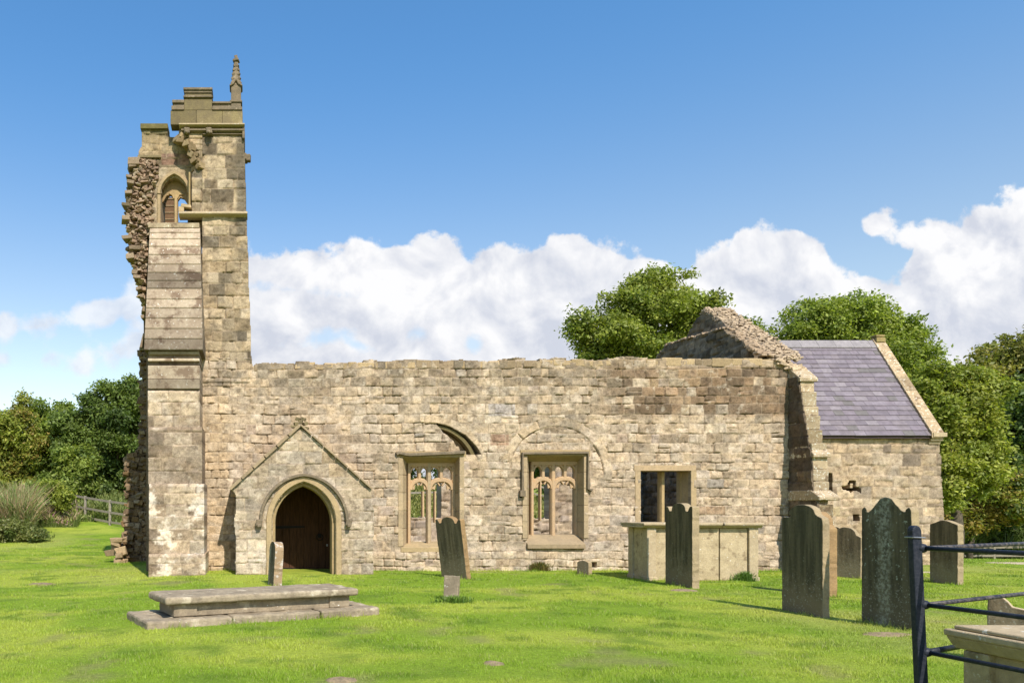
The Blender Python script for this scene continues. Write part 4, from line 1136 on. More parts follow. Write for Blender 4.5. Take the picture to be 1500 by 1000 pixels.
# ---- chancel with slate roof
def chancel():
    YC = 20.0; cx = lambda px: (px - 370) / F * YC; cz = lambda py: EYE + (745 - py) / F * YC
    X0, X1 = 13.42, cx(1387); Z0 = -.5; H = cz(636) - Z0
    P = lambda L: [(cx(a) - X0, cz(b) - Z0) for a, b in L]
    holes = [P([(1210, 693), (1219.5, 693), (1219.5, 723), (1210, 723)]),
             P([(1243, 703), (1254, 703), (1254, 712), (1262, 715), (1262, 723), (1256, 719), (1250, 719), (1247, 722), (1243, 719), (1233, 716), (1233, 712), (1241, 711)]),
             P([(1249, 753), (1259, 753), (1259, 763), (1250, 763)])]
    isl = P([(1246, 707), (1250, 707), (1250, 715), (1246, 715)])
    def keep(u, v):
        py = 745 - (v + Z0 - 1.5) * F / YC; px = (u + X0) * F / YC + 370
        right = np.interp(py, [636, 700, 760, 830], [1377, 1379, 1383, 1387]) + (fbm(v * 4, v * 0, 6) - .5) * 1.5
        k = px < right
        for h in holes: k &= ~(inpoly(u, v, h) & ~inpoly(u, v, isl))
        return k
    def tone(u, v, col, T):
        px = (u + X0) * F / YC + 370
        e = sst(1330, 1360, px) * (T[..., 5] < .4)
        return lerp(col, np.array([.27, .22, .155]), (e * .7)[..., None])
    w = relief('chancel_wall', church, (X0, YC, Z0), (1, 0, 0), (0, 0, 1), (0, -1, 0), X1 - X0, H, keep, .5, .025, 81, PAL_CHAN, tone=tone, ch=(.2, .34), wr=(.9, 1.7), lichen=.3, black=.16, off=.010, amp=.016, warp=.8)
    q = M(); q.box((cx(1205), YC + .32, cz(726)), (cx(1266), YC + .5, cz(690)), (.25, .22, .18)); q.box((cx(1245), YC + .3, cz(766)), (cx(1262), YC + .5, cz(750)), (.6, .5, .4)); q.build('hole_backing', DRESSED, w)
    yr = 21.76; ze, zr = cz(637), EYE + (745 - 501) / F * yr
    # east and rear walls
    q = M(); q.prism([(18.0, YC + .1, -.5), (18.0, YC + .1, ze - .1), (18.0, yr, zr - .12), (18.0, 2 * yr - YC - .1, ze - .1), (18.0, 2 * yr - YC - .1, -.5)], (-.5, 0, 0), (.42, .34, .22))
    q.box((13.42, 2 * yr - YC - .5, -.5), (17.6, 2 * yr - YC - .05, ze - .1), (.42, .34, .22)); q.build('chancel_east_wall', R_STONE, w)
    # slates
    r = random.Random(5); rows = 20; s = M(); run = math.hypot(yr - YC + .12, zr - ze); y0, z0 = YC - .12, ze - .02
    dy, dz = (yr - y0) / run, (zr - z0) / run; ny_, nz_ = -dz, dy
    L = math.hypot(yr - y0, zr - z0); hrow = L / rows
    for side in (1, -1):
        for k in range(rows):
            x = 13.2 + r.uniform(-.3, 0)
            w_ = lerp(.33, .24, k / rows)
            while x < 17.98:
                ww = w_ * r.uniform(.8, 1.2); x1 = min(x + ww, 17.98)
                f = r.uniform(.92, 1.08); c = r.choice([(.160, .132, .148), (.178, .150, .166), (.146, .122, .136), (.168, .140, .150)])
                if r.random() < .05: c = (.205, .175, .185)
                if r.random() < .08: c = (.13, .115, .11)
                a0, a1 = k * hrow - .01 - r.uniform(0, .008), min((k + 1) * hrow + .03, L)
                t0 = .022 + r.uniform(0, .006); t1 = .004
                def pt(xx, a, t):
                    yy = y0 + dy * a + ny_ * t; zz = z0 + dz * a + nz_ * t
                    return (xx, yy if side == 1 else 2 * yr - yy, zz)
                s.add([pt(x + .002, a0, 0), pt(x1 - .002, a0, 0), pt(x1 - .002, a1, -.012), pt(x + .002, a1, -.012), pt(x + .002, a0, t0), pt(x1 - .002, a0, t0), pt(x1 - .002, a1, t1), pt(x + .002, a1, t1)],
                      [(0, 3, 2, 1), (4, 5, 6, 7), (0, 1, 5, 4), (1, 2, 6, 5), (2, 3, 7, 6), (3, 0, 4, 7)], tuple(a * f for a in c))
                x = x1
    roof = s.build('slate_roof', SLATE, church)
    q = M(); x = 13.3
    while x < 17.95:
        x1 = min(x + .5, 17.95); f = r.uniform(.9, 1.1)
        for sg in (-1, 1): q.prism([(x, yr + .015 * sg, zr + .05), (x, yr + sg * .17, zr - .17), (x, yr + sg * .17, zr - .20), (x, yr, zr - .02)], (x1 - x - .006, 0, 0), (.225 * f, .20 * f, .20 * f))
        x = x1
    q.build('ridge_tile', SLATE, roof)
    q = M(); q.box((13.4, YC - .10, ze - .10), (18.0, YC + .0, ze - .015), (.06, .05, .05)); q.build('eaves_board', R_STONE, roof)
    # gable coping and kneeler
    q = M(); n = 7
    for sg in (1, -1):
        for i in range(n):
            a, b_ = i / n, (i + 1) / n - .006
            def pt(t, off, hh):
                yy = lerp(YC - .16, yr, t); zz = lerp(ze - .04, zr + .02, t) + hh; return (17.95 + off, yy if sg == 1 else 2 * yr - yy, zz)
            f = 1.0 if i != 3 else .75
            q.add([pt(a, 0, -.05), pt(a, .32, -.05), pt(b_, .32, -.05), pt(b_, 0, -.05), pt(a, 0, .10), pt(a, .32, .10), pt(b_, .32, .10), pt(b_, 0, .10)],
                  [(0, 3, 2, 1), (4, 5, 6, 7), (0, 1, 5, 4), (1, 2, 6, 5), (2, 3, 7, 6), (3, 0, 4, 7)], (f, f * .95, f * .9))
    q.build('verge_coping', EB_MAT, roof, bevel=.01)
    q = M(); q.box((17.98, YC - .18, ze - .06), (18.34, YC + .3, ze + .05)); q.box((17.98, YC - .10, ze - .16), (18.30, YC + .3, ze - .065)); q.box((17.98, YC - .04, ze - .24), (18.27, YC + .3, ze - .165)); q.build('kneeler', COPING, roof, bevel=.008)
    q = M(); q.box((17.98, yr - .13, zr - .02), (18.24, yr + .13, zr + .10), (1.5, 1.45, 1.2)); q.box((18.0, yr - .10, zr + .10), (18.22, yr + .10, zr + .14), (1.3, 1.3, 1.1)); q.box((17.98, yr - .12, zr + .14), (18.23, yr + .12, zr + .19), (1.5, 1.45, 1.2)); q.build('apex_stone', OLIVE, roof, bevel=.012)
chancel()

# ---- remains of the north wall
def north():
    Y = 24.0
    def keep(u, v):
        x = u - 2.0
        top = 1.2 + .15 * (fbm(x * 1.5, x * 0, 3) - .5) + np.where(x > 9.55, 3.2, 0) + np.where((x > 6.02) & (x < 6.42), 1.9, 0)
        return v < top + .5 + .06 * (fbm(x * 7, x * 0, 5) - .5)
    relief('north_wall', church, (-2.0, Y, -.5), (1, 0, 0), (0, 0, 1), (0, -1, 0), 14.7, 5.2, keep, .6, .04, 91, [((.46, .40, .30), 5), ((.40, .33, .25), 4), ((.36, .31, .27), 3), ((.52, .47, .38), 3)], ch=(.16, .28), wr=(1, 2), warp=2, lichen=.4, black=.2, off=.03, amp=.04)
north()

# ------------------------------------------------------------------ tombs and headstones
def quadbox(m, pts, z0, z1, inset=0, col=(1, 1, 1), mi=0):
    """pts: four plan corners"""
    c = np.mean(np.array(pts), 0); P = []
    for p in pts:
        d = np.array(p) - c; L = np.hypot(*d); P.append(tuple(c + d * (1 - inset / L)))
    m.prism([(x, y, z0) for x, y in P], (0, 0, z1 - z0), col, mi)

def slab_tomb():
    a = math.atan2(10.8 - 9.36, 1.78 + 1.54); L = math.hypot(3.32, 1.44) - .22
    cx, cy = (1.80 - 1.56) / 2 - .08, (10.85 + 9.40) / 2 + .34
    t = thing('table_tomb', 'low flat ledger tomb of weathered stone on a wide plinth in the lawn', 'tomb', (cx, cy, 0), a)
    FOOT.append((cx, cy, L / 2 - .03, .5, a))
    q = M(); n = 3; xs = [-L / 2, -.55, .75, L / 2]
    for i in range(n): q.box((xs[i] + .004, -.53, -.1), (xs[i + 1] - .004, .53, .10 + .005 * i))
    weather(q.build('plinth', TOMB, t, bevel=.03), .045, lv=4)
    q = M(); q.box((-1.18, -.30, .105), (1.18, .30, .27)); q.build('base', TOMB, t, bevel=.012)
    for x in (-1.29, 1.0):
        q = M(); q.box((x, -.33, .11), (x + .32, .33, .272)); q.build('end_block', TOMB, t, bevel=.012)
    q = M(); q.box((-1.42, -.42, .275), (1.42, .42, .375)); s = weather(q.build('top_slab', TOMB, t, bevel=.035, seg=4), .03, lv=4)
    s['label'] = 'lichen spotted slab with rounded edge'
slab_tomb()

def chest_tomb():
    YF = 15.7; x0, x1 = Xw(948, YF), Xw(1111, YF); D = .8; zt = 1.21
    t = thing('chest_tomb', 'tall pale chest tomb with a cracked overhanging slab, standing close to the church wall', 'tomb', ((x0 + x1) / 2, YF + D / 2, 0))
    FOOT.append(((x0 + x1) / 2, YF + D / 2, (x1 - x0) / 2, D / 2, 0))
    hw = (x1 - x0) / 2; hd = D / 2
    xm = Xw(1056, YF) - (x0 + x1) / 2
    for a, b_ in ((-hw + .18, xm - .012), (xm + .012, hw - .2)):
        q = M(); q.box((a, -hd + .05, 0), (b_, -hd + .15, zt - .11)); q.build('front_panel', TOMBP, t, bevel=.01)
    q = M(); q.box((-hw + .03, -hd + .1, 0), (-hw + .12, hd - .1, zt - .11)); q.build('end_panel', TOMBP, t, bevel=.01)
    q = M(); q.box((hw - .12, -hd + .1, 0), (hw - .05, hd - .1, zt - .11)); q.build('end_panel', TOMBP, t, bevel=.01)
    q = M(); q.box((-hw + .1, hd - .15, 0), (hw - .1, hd - .05, zt - .11)); q.build('back_panel', TOMBP, t, bevel=.01)
    for x, y in ((-hw, -hd), (hw - .19, -hd), (-hw, hd - .19), (hw - .19, hd - .19)):
        q = M(); q.box((x, y, -.05), (x + .19, y + .19, zt - .108)); q.box((x - .02, y - .02, -.05), (x + .21, y + .21, .08)); weather(q.build('pilaster', COPING, t, bevel=.012), .02)
    for a, b_ in ((-hw - .12, xm - .01), (xm + .015, hw + .05)):
        q = M(); q.box((a, -hd - .1, zt - .05), (b_, hd + .1, zt)); q.prism([(a + .0, -hd - .1, zt - .05), (a, -hd - .02, zt - .105), (a, hd + .02, zt - .105), (a, hd + .1, zt - .05)], (b_ - a, 0, 0)); weather(q.build('top_slab', COPING, t, bevel=.012), .02)
chest_tomb()

def near_tomb():
    zt = .85; P0 = (3.84, 4.18); L, D = .95, 2.1
    t = thing('chest_tomb', 'panelled chest tomb with a moulded pale slab at the right edge, behind the iron railing', 'tomb', (P0[0], P0[1], 0), math.radians(-2))
    q = M(); q.box((0, -D, zt - .05), (L, 0, zt - .012)); q.box((.03, -D + .03, zt - .012), (L - .03, -.03, zt + .012))
    q.prism([(0.01, 0, zt - .05), (.06, 0, zt - .12), (L - .06, 0, zt - .12), (L - .01, 0, zt - .05)], (0, -D, 0)); q.build('top_slab', COPING, t, bevel=.012, seg=3)
    q = M(); q.box((.10, -D + .1, -.1), (L - .13, -.07, zt - .122)); q.build('chest', DRESSED, t, bevel=.01)
    q = M(); q.box((.065, -.20, -.1), (.2, -.05, zt - .122)); q.build('pilaster', TOMBP, t, bevel=.01)
    q = M(); q.box((.09, -D + .08, -.1), (.2, -D + .25, zt - .122)); q.build('pilaster', TOMBP, t, bevel=.01)
    q = M()   # carved oval and spandrels on the side
    q.tube([(.115, -.62 + .26 * math.sin(a), .40 + .24 * math.cos(a)) for a in np.linspace(0, 2 * math.pi, 33)], .02, 8)
    q.tube([(.118, -.32, .66), (.112, -.36, .60), (.112, -.345, .52), (.118, -.37, .45)], .016, 8)
    q.build('carved_oval', TOMBP, t, smooth=True)
near_tomb()

def outline(kind, w, h):
    """headstone outline: list of (s, z) with s across the width 0..w, counter-clockwise"""
    P = [(0, -.35), (w, -.35)]
    def arc(cx, cz, rx, rz, a0, a1, n=10): return [(cx + rx * math.cos(math.radians(lerp(a0, a1, i / n))), cz + rz * math.sin(math.radians(lerp(a0, a1, i / n)))) for i in range(n + 1)]
    if kind == 'shouldered':      # flat shoulders, round centre
        s = w * .13; P += [(w, h * .86), (w - s * .3, h * .885)] + arc(w - s, h * .90, s * .8, h * .02, 300, 180, 3) + arc(w / 2, h * .905, w / 2 - s * 1.3, h * .095, 5, 175, 14) + [(s, h * .90), (s * .3, h * .885), (0, h * .86)]
    elif kind == 'ogee':          # serpentine crown with small ears
        P += [(w, h * .87)] + arc(w * .94, h * .885, w * .06, h * .035, 0, 180, 6) + [(w * .86, h * .885), (w * .80, h * .90), (w * .70, h * .945), (w * .62, h * .985)] + arc(w / 2, h * .975, w * .1, h * .025, 60, 120, 5) + [(w * .38, h * .985), (w * .30, h * .945), (w * .20, h * .90), (w * .14, h * .885)] + arc(w * .06, h * .885, w * .06, h * .035, 0, 180, 6) + [(0, h * .87)]
    elif kind == 'eared':         # pointed ears and a notched round crown
        P += [(w, h * .95), (w * .97, h * .962), (w * .90, h * .955), (w * .83, h * .90), (w * .77, h * .905)] + arc(w * .5, h * .93, w * .25, h * .07, 0, 180, 12) + [(w * .23, h * .905), (w * .17, h * .90), (w * .10, h * .955), (w * .03, h * .962), (0, h * .95)]
    elif kind == 'peaked':
        P += [(w, h * .93), (w * .72, h * .975), (w * .5, h), (w * .28, h * .975), (0, h * .93)]
    elif kind == 'round':
        P += [(w, h * .80)] + arc(w / 2, h * .80, w / 2, h * .2, 0, 180, 14) + [(0, h * .80)]
    elif kind == 'cheek':
        P += [(w, h * .80), (w * .9, h * .83)] + arc(w / 2, h * .84, w * .36, h * .16, 0, 180, 12) + [(w * .1, h * .83), (0, h * .80)]
    elif kind == 'broken':
        P += [(w, h), (w * .8, h * 1.0), (w * .66, h * .86), (w * .4, h * .80), (w * .2, h * .7), (0, h * .66)]
    else:
        P += [(w, h), (0, h)]
    return P

def headstone(label, kind, near, faceang, w, h, th, face=HS_FACE, side=HS_SIDE, lean=(0, 0), grp='headstones in the churchyard', cat='headstone', name='headstone', z=None, bev=.01):
    """near = ground point of the corner where west face and south edge meet; faceang = turn of the slab from north-south (deg)"""
    zz = gzf(*near) if z is None else z
    P0 = outline(kind, w, h); m = M(); P = []; rj = random.Random(int(w * 999 + near[0] * 77))
    for i, a_ in enumerate(P0):
        b_ = P0[(i + 1) % len(P0)]; d_ = math.hypot(b_[0] - a_[0], b_[1] - a_[1]); k_ = max(1, int(d_ / .05))
        for j in range(k_):
            t_ = j / k_; q_ = .0035 if rj.random() < .85 else .011
            P.append((lerp(a_[0], b_[0], t_) + rj.uniform(-q_, q_), lerp(a_[1], b_[1], t_) + rj.uniform(-q_, q_)))
    n = len(P)
    # local: +y along the width (away), +x thickness
    A = [(0, s, zz_) for s, zz_ in P]; B = [(th, s, zz_) for s, zz_ in P]
    m.add(A + B, [list(range(n))[::-1], [n + i for i in range(n)]] + [(i, (i + 1) % n, n + (i + 1) % n, n + i) for i in range(n)])
    m.mi = [0, 0] + [1] * n
    o = m.build(name, [face, side], None, bevel=bev, seg=2)
    o.location = (near[0], near[1], zz); o.rotation_euler = (math.radians(lean[0]), math.radians(lean[1]), math.radians(faceang))
    a = math.radians(faceang); cx = near[0] - math.sin(a) * w / 2 + math.cos(a) * th / 2; cy = near[1] + math.cos(a) * w / 2 + math.sin(a) * th / 2
    FOOT.append((cx, cy, th / 2, w / 2, a))
    return tag(o, label, cat, grp)
def at(px, Y): return (Xw(px, Y), Y)
headstone('dark headstone with flat shoulders and a rounded crown, in front of the eastern buttress', 'shouldered', at(1205, 10.35), 0, .80, 1.57, .10)
headstone('largest headstone, dark with a serpentine crown and a pale lichen streak down its middle', 'ogee', at(1335, 9.25), 0, .76, 1.66, .10, HS_LICH)
headstone('black headstone with pointed ears and notched crown, standing in front of the pale chest tomb', 'eared', at(1014, 14.2), 1, .90, 1.62, .14, HS_FACE, HS_SIDE, (0, 0))
headstone('dark headstone leaning steeply to the left between the two traceried windows', 'eared', at(684, 16.0), 31, .74, 1.34, .13, HS_FACE, HS_BROWN, (0, -9))
headstone('small brown headstone with a low peaked top, standing alone right of the gate post', 'peaked', at(1403, 14.9), 0, .62, 1.28, .12, DARKF, HS_SIDE, (0, 0))
headstone('narrow brown headstone seen almost edge on behind the shouldered stone', 'cheek', at(1214, 12.9), 0, .62, 1.46, .15, DARKF, HS_BROWN)
headstone('low dark headstone half hidden beside the brown edge-on stone', 'cheek', at(1240, 16.6), 8, .55, 1.10, .1, DARKF, HS_SIDE)
headstone('short rounded dark headstone directly left of the largest headstone', 'cheek', at(1261, 16.2), 22, .62, 1.10, .1, DARKF, HS_SIDE)
headstone('thin lichen whitened headstone standing in front of the porch door', 'round', at(400.5, 14.6), 14, .42, .88, .17, HS_LICH, mat_stone('lichened_pink_stone', (.38, .29, .18), (.33, .26, .175), (.55, .54, .5), 7, (.5, .6)), (0, 3))
headstone('tiny rounded footstone close to the wall below the second traceried window', 'round', at(862, 17.0), 28, .3, .32, .12, HS_FACE, HS_SIDE, grp='footstones', cat='footstone', name='footstone')
headstone('grey block footstone in the lawn just below the leaning headstone', 'flat', at(671, 12.3), 62, .24, .40, .12, TOMB, TOMB, (0, 4), grp='footstones', cat='footstone', name='footstone')
headstone('broken headstone with a jagged top behind the near chest tomb', 'broken', at(1560, 7.0), 40, .52, .64, .09, DARKF, COPING)

# ------------------------------------------------------------------ iron railing by the near tomb
def railing():
    X, Y = 3.672, 4.12; top = 1.41
    t = thing('iron_railing', 'black painted iron gate post with two fans of horizontal rails beside the near tomb', 'railing', (X, Y, 0))
    q = M(); w, d = .026, .019
    sh = lambda z: -.045 * z + .02
    n = 8
    pts = [(-w, -.2)] + [(-w, top - .035)] + [(-w * math.cos(a), top - .035 + .035 * math.sin(a)) for a in np.linspace(.2, math.pi - .2, n)] + [(w, top - .035), (w, -.2)]
    q.prism([(x + sh(z), -d, z) for x, z in pts], (0, 2 * d, 0))
    q.build('post', IRON, t, bevel=.006)
    q = M()
    q.tube([(sh(1.3) - w - .006, -d - .006, 1.345), (sh(1.3) + w + .006, -d - .006, 1.343), (sh(1.3) + w + .006, d + .006, 1.343), (sh(1.3) - w - .006, d + .006, 1.345), (sh(1.3) - w - .006, -d - .006, 1.345)], .004, 6)
    q.build('wire_tie', WIRE, t)
    for z in (1.285, .975, .715):
        x0 = sh(z) + w + .012
        q = M(); q.tube([(x0 - .03, 0, z), (x0 - .005, 0, z), (x0 + .012, 0, z), (x0 + .022, 0, z)], [.022, .027, .024, .012], 12); q.build('boss', IRON, t, smooth=True)
        end = (1.9, .92) if z > .8 else (.36, .17)
        q = M(); q.tube([(x0, 0, z), (end[0], end[1], z + .0)], .0125 if z > .8 else .016, 10); q.build('rail', IRONW if z > .8 else IRON, t, smooth=True)
        q = M(); q.tube([(x0, 0, z), (.07, -.5, z), (.12, -1.1, z)], .0125, 10); q.build('rail', IRON, t, smooth=True)
    q = M(); q.prism([(1.88 + a, .91 + b, -.1) for a, b in ((-.03, -.03), (.03, -.03), (.03, .03), (-.03, .03))], (0, 0, 1.5)); q.build('post', IRON, t, bevel=.005)
railing()

# ------------------------------------------------------------------ wooden fences
def fence(label, p0, p1, n, h, name='wooden_fence', rails=(.25, .6, .93), base=None, th=.11):
    t = thing(name, label, 'fence', (p0[0], p0[1], gzf(*p0)))
    zb = gzf(*p0)
    for i in range(n):
        f = i / (n - 1); x, y = lerp(p0[0], p1[0], f) - p0[0], lerp(p0[1], p1[1], f) - p0[1]; g = gzf(x + p0[0], y + p0[1]) - zb
        q = M(); q.box((x - th / 2, y - th / 2, g - .3), (x + th / 2, y + th / 2, g + h)); q.build('post', WOODF, t, bevel=.01)
    for r in rails:
        q = M()
        for i in range(n - 1):
            a, b = i / (n - 1), (i + 1) / (n - 1)
            A = [lerp(p0[k], p1[k], a) for k in (0, 1)]; B = [lerp(p0[k], p1[k], b) for k in (0, 1)]
            za, zb_ = gzf(*A) + r * h, gzf(*B) + r * h
            A = (A[0] - p0[0], A[1] - p0[1] - .06, za - zb); B = (B[0] - p0[0], B[1] - p0[1] - .06, zb_ - zb)
            q.add([(A[0], A[1], A[2] - .05), (B[0], B[1], B[2] - .05), (B[0], B[1] + .04, B[2] - .05), (A[0], A[1] + .04, A[2] - .05), (A[0], A[1], A[2] + .05), (B[0], B[1], B[2] + .05), (B[0], B[1] + .04, B[2] + .05), (A[0], A[1] + .04, A[2] + .05)],
                  [(0, 3, 2, 1), (4, 5, 6, 7), (0, 1, 5, 4), (1, 2, 6, 5), (2, 3, 7, 6), (3, 0, 4, 7)])
        q.build('rail', WOODF, t)
    return t
fence('grey post and rail fence beyond the left lawn, running behind the ruined tower', at(60, 38), at(200, 33), 5, 1.15, rails=(.12, .5, .93))
fence('low grey post and rail fence under the hedge at the right edge of the churchyard', at(1405, 36), at(1560, 35), 4, .85, rails=(.45, .92))
fence('weathered rail fence seen through the window tracery behind the north wall', (3.0, 40), (20.0, 42), 8, 1.1, rails=(.5, .93))

# ------------------------------------------------------------------ vegetation
def crown_mesh(name, parent, blobs, n, leaf, cols, seed, lobes=40, lobr=(.20, .34), flat=.8, mat=None, up=.35, droop=0.0):
    """blobs: (cx,cy,cz,rx,ry,rz,weight)"""
    rng = np.random.default_rng(seed); B = np.array(blobs, float)
    w = B[:, 6] / B[:, 6].sum(); k = rng.choice(len(B), lobes, p=w)
    d = rng.normal(size=(lobes, 3)); d /= np.linalg.norm(d, axis=1)[:, None]
    rr = (rng.uniform(.05, .92, lobes) ** .6)[:, None]
    C = B[k, :3] + d * rr * B[k, 3:6]
    R = rng.uniform(*lobr, lobes) * B[k, 3:6].mean(1)
    pr = R ** 2; li = rng.choice(lobes, n, p=pr / pr.sum())
    dd = rng.normal(size=(n, 3)); dd /= np.linalg.norm(dd, axis=1)[:, None]
    # thin the underside of every lobe
    flip = (dd[:, 2] < -.2) & (rng.random(n) < .55); dd[flip, 2] *= -1
    nt = max(60, n // 13); tl = rng.choice(lobes, nt, p=pr / pr.sum())
    td = rng.normal(size=(nt, 3)); td /= np.linalg.norm(td, axis=1)[:, None]
    fl = (td[:, 2] < -.25) & (rng.random(nt) < .5); td[fl, 2] *= -1
    tr = R[tl] * (rng.uniform(.35, 1.0, nt) ** .55) * (1 + .55 * (rng.random(nt) ** 3))
    TP = C[tl] + td * tr[:, None] * np.array([1, 1, flat]); ti = rng.integers(0, nt, n); li = tl[ti]
    P = TP[ti] + rng.normal(size=(n, 3)) * leaf * np.array([1.9, 1.9, 1.3])
    dd = .5 * dd + td[ti] * .8; dd /= np.linalg.norm(dd, axis=1)[:, None]
    nrm = dd + rng.normal(size=(n, 3)) * .75 + np.array([0, 0, up]); nrm /= np.linalg.norm(nrm, axis=1)[:, None]
    a = np.cross(nrm, rng.normal(size=(n, 3))); a /= np.linalg.norm(a, axis=1)[:, None]; b = np.cross(nrm, a)
    s = leaf * rng.uniform(.6, 1.35, n)[:, None]
    V = np.stack([P - a * s, P - b * s * .5 - nrm * s * .12, P + a * s, P + b * s * .5 - nrm * s * .12], 1).reshape(-1, 3)
    lc = rng.random(lobes); cols = np.array(cols)
    ci = np.clip((lc[li] * .7 + rng.random(n) * .3) * len(cols), 0, len(cols) - 1).astype(int)
    col = cols[ci] * np.array([1.30, 1.04, 1.35]) * (0.72 + .5 * rng.random(n))[:, None] * (0.88 + .24 * rng.random(lobes)[li])[:, None] * (0.8 + .4 * rng.random(nt)[ti])[:, None]
    f = np.arange(4 * n).reshape(n, 4)
    return np_mesh(name, V, f, np.repeat(col, 4, 0), mat or LEAF, parent), C

GREEN = [(.095, .165, .024), (.12, .20, .028), (.15, .235, .034), (.18, .27, .04)]
DKGREEN = [(.055, .105, .018), (.07, .13, .02), (.09, .16, .026), (.115, .185, .03)]
YGREEN = [(.17, .25, .03), (.21, .29, .036), (.25, .32, .042), (.18, .265, .034)]
AUTUMN = [(.20, .21, .035), (.25, .23, .045), (.17, .23, .03), (.21, .25, .035)]

def tree(name, label, base, pxblobs, Y, n, leaf, cols, seed, lobes=45, group=None, trunk=.22, cat='tree', lobr=(.16, .30), depth=None, **kw):
    bx_, by_ = base; zb = gzf(bx_, by_)
    t = thing(name, label, cat, (bx_, by_, zb), 0, group)
    Bl = []
    for (px, py, rx, rz) in pxblobs:
        s = Y / F; Bl.append((Xw(px, Y) - bx_, Y - by_, Zw(py, Y) - zb, rx * s, (depth or rx * s * .9), rz * s, rx * rz))
    cr, C = crown_mesh('crown', t, Bl, n, leaf, cols, seed, lobes, lobr, **kw)
    r = random.Random(seed); q = M()
    top = np.mean(C, 0); sp = max(.5, top[2] * .45)
    q.tube([(0, 0, -.3), (r.uniform(-.1, .1), 0, sp * .5), (top[0] * .15, top[1] * .15, sp)], [trunk * 1.25, trunk, trunk * .8], 9)
    for i in r.sample(range(len(C)), min(22, len(C))):
        c = C[i]; mid = (c[0] * .45 + r.uniform(-.2, .2), c[1] * .45, lerp(sp, c[2], .55))
        if c[2] < sp: continue
        q.tube([(top[0] * .15, top[1] * .15, sp * .95), mid, tuple(c)], [trunk * .5, trunk * .28, trunk * .1], 6)
    q.build('trunk', BARK, t, smooth=True)
    return t

# tall trees behind the nave and chancel
Y1 = 40.0
tree('ash_tree', 'broad round crowned green tree rising behind the nave wall left of the gable', (Xw(950, Y1), Y1), [(955, 450, 72, 58), (900, 495, 70, 55), (1010, 455, 55, 55), (1020, 520, 60, 60), (950, 540, 110, 50), (865, 520, 38, 42)], Y1, 100000, .10,
     [(.16, .24, .03), (.19, .27, .035), (.225, .30, .04), (.13, .20, .026)], 101, 190, trunk=.35, lobr=(.15, .30))
Y2 = 43.0
tree('ash_tree', 'green tree with airy crown rising behind the slate roof of the chancel', (Xw(1240, Y2), Y2), [(1225, 478, 75, 45), (1295, 490, 58, 48), (1160, 500, 60, 30), (1320, 540, 45, 50), (1230, 540, 110, 50), (1110, 480, 28, 22)], Y2, 98000, .10,
     [(.15, .24, .03), (.18, .27, .034), (.21, .30, .038), (.125, .20, .026)], 102, 180, trunk=.33, lobr=(.15, .30))
# right hand bank of trees
tree('leafy_tree', 'light green bushy tree directly right of the chancel', (Xw(1400, 33), 33), [(1395, 600, 52, 62), (1385, 690, 45, 70), (1430, 600, 40, 60), (1365, 560, 30, 35), (1420, 690, 40, 60)], 33, 80000, .085, YGREEN, 103, 130, trunk=.22, lobr=(.16, .3))
tree('dark_tree', 'dark green tree at the right edge beyond the light green bushy tree', (Xw(1490, 38), 38), [(1500, 640, 52, 75), (1560, 600, 80, 90), (1465, 720, 40, 60)], 38, 55000, .12, DKGREEN, 104, 120, trunk=.3, lobr=(.16, .3))
tree('hawthorn_tree', 'olive green spreading tree topping the bank in the right background', (Xw(1480, 50), 50), [(1490, 530, 65, 38), (1430, 545, 45, 28), (1530, 520, 60, 42), (1400, 600, 45, 60), (1500, 600, 90, 60)], 50, 60000, .14, [(.17, .20, .035), (.20, .225, .04), (.15, .20, .03), (.22, .25, .045)], 105, 150, trunk=.3, lobr=(.15, .28))
tree('hawthorn_bush', 'rounded bush with orange tinted leaves above the low right fence', (Xw(1450, 34.5), 35.5), [(1450, 720, 50, 50), (1490, 740, 45, 45), (1410, 760, 34, 34)], 35.5, 42000, .085, AUTUMN + [(.10, .17, .03), (.09, .15, .025)], 106, 110, trunk=.12, cat='bush')
tree('dark_shrub', 'very dark shrub filling the gap between chancel and orange tinted bush', (Xw(1400, 38), 38), [(1400, 760, 50, 40), (1470, 780, 60, 35), (1380, 720, 40, 50)], 38, 36000, .1, DKGREEN, 107, 90, trunk=.12, cat='bush')
# left bank
LB = [('leafy_tree', 'yellow green tree at the left edge of the bank', [(-10, 640, 48, 70), (25, 632, 45, 55), (45, 640, 40, 52), (-30, 700, 60, 60), (20, 710, 50, 45)], 42, AUTUMN + YGREEN, 111, 34000),
      ('leafy_tree', 'mid green tree in the left bank beside the yellow green one', [(70, 645, 45, 60), (100, 632, 40, 42), (60, 700, 50, 55), (115, 670, 40, 50)], 43, GREEN, 112, 34000),
      ('dark_tree', 'dark green tree closest behind the ruined tower on the left', [(165, 625, 55, 72), (205, 600, 42, 50), (140, 685, 55, 62), (210, 685, 50, 62), (120, 640, 40, 50), (140, 612, 42, 42), (190, 590, 40, 36)], 41, DKGREEN + GREEN[:2], 113, 46000),
      ('leafy_tree', 'low pale green tree between the dark tree and the mid green one', [(115, 690, 35, 40), (85, 720, 45, 32)], 39.5, GREEN + YGREEN[:1], 114, 18000)]
for nm, lb, bl, Y, cl, sd_, n in LB:
    tree(nm, lb, (Xw(bl[0][0], Y), Y + .2), bl, Y, int(n * 2.2), .098, cl, sd_, 120, trunk=.22, lobr=(.16, .3))
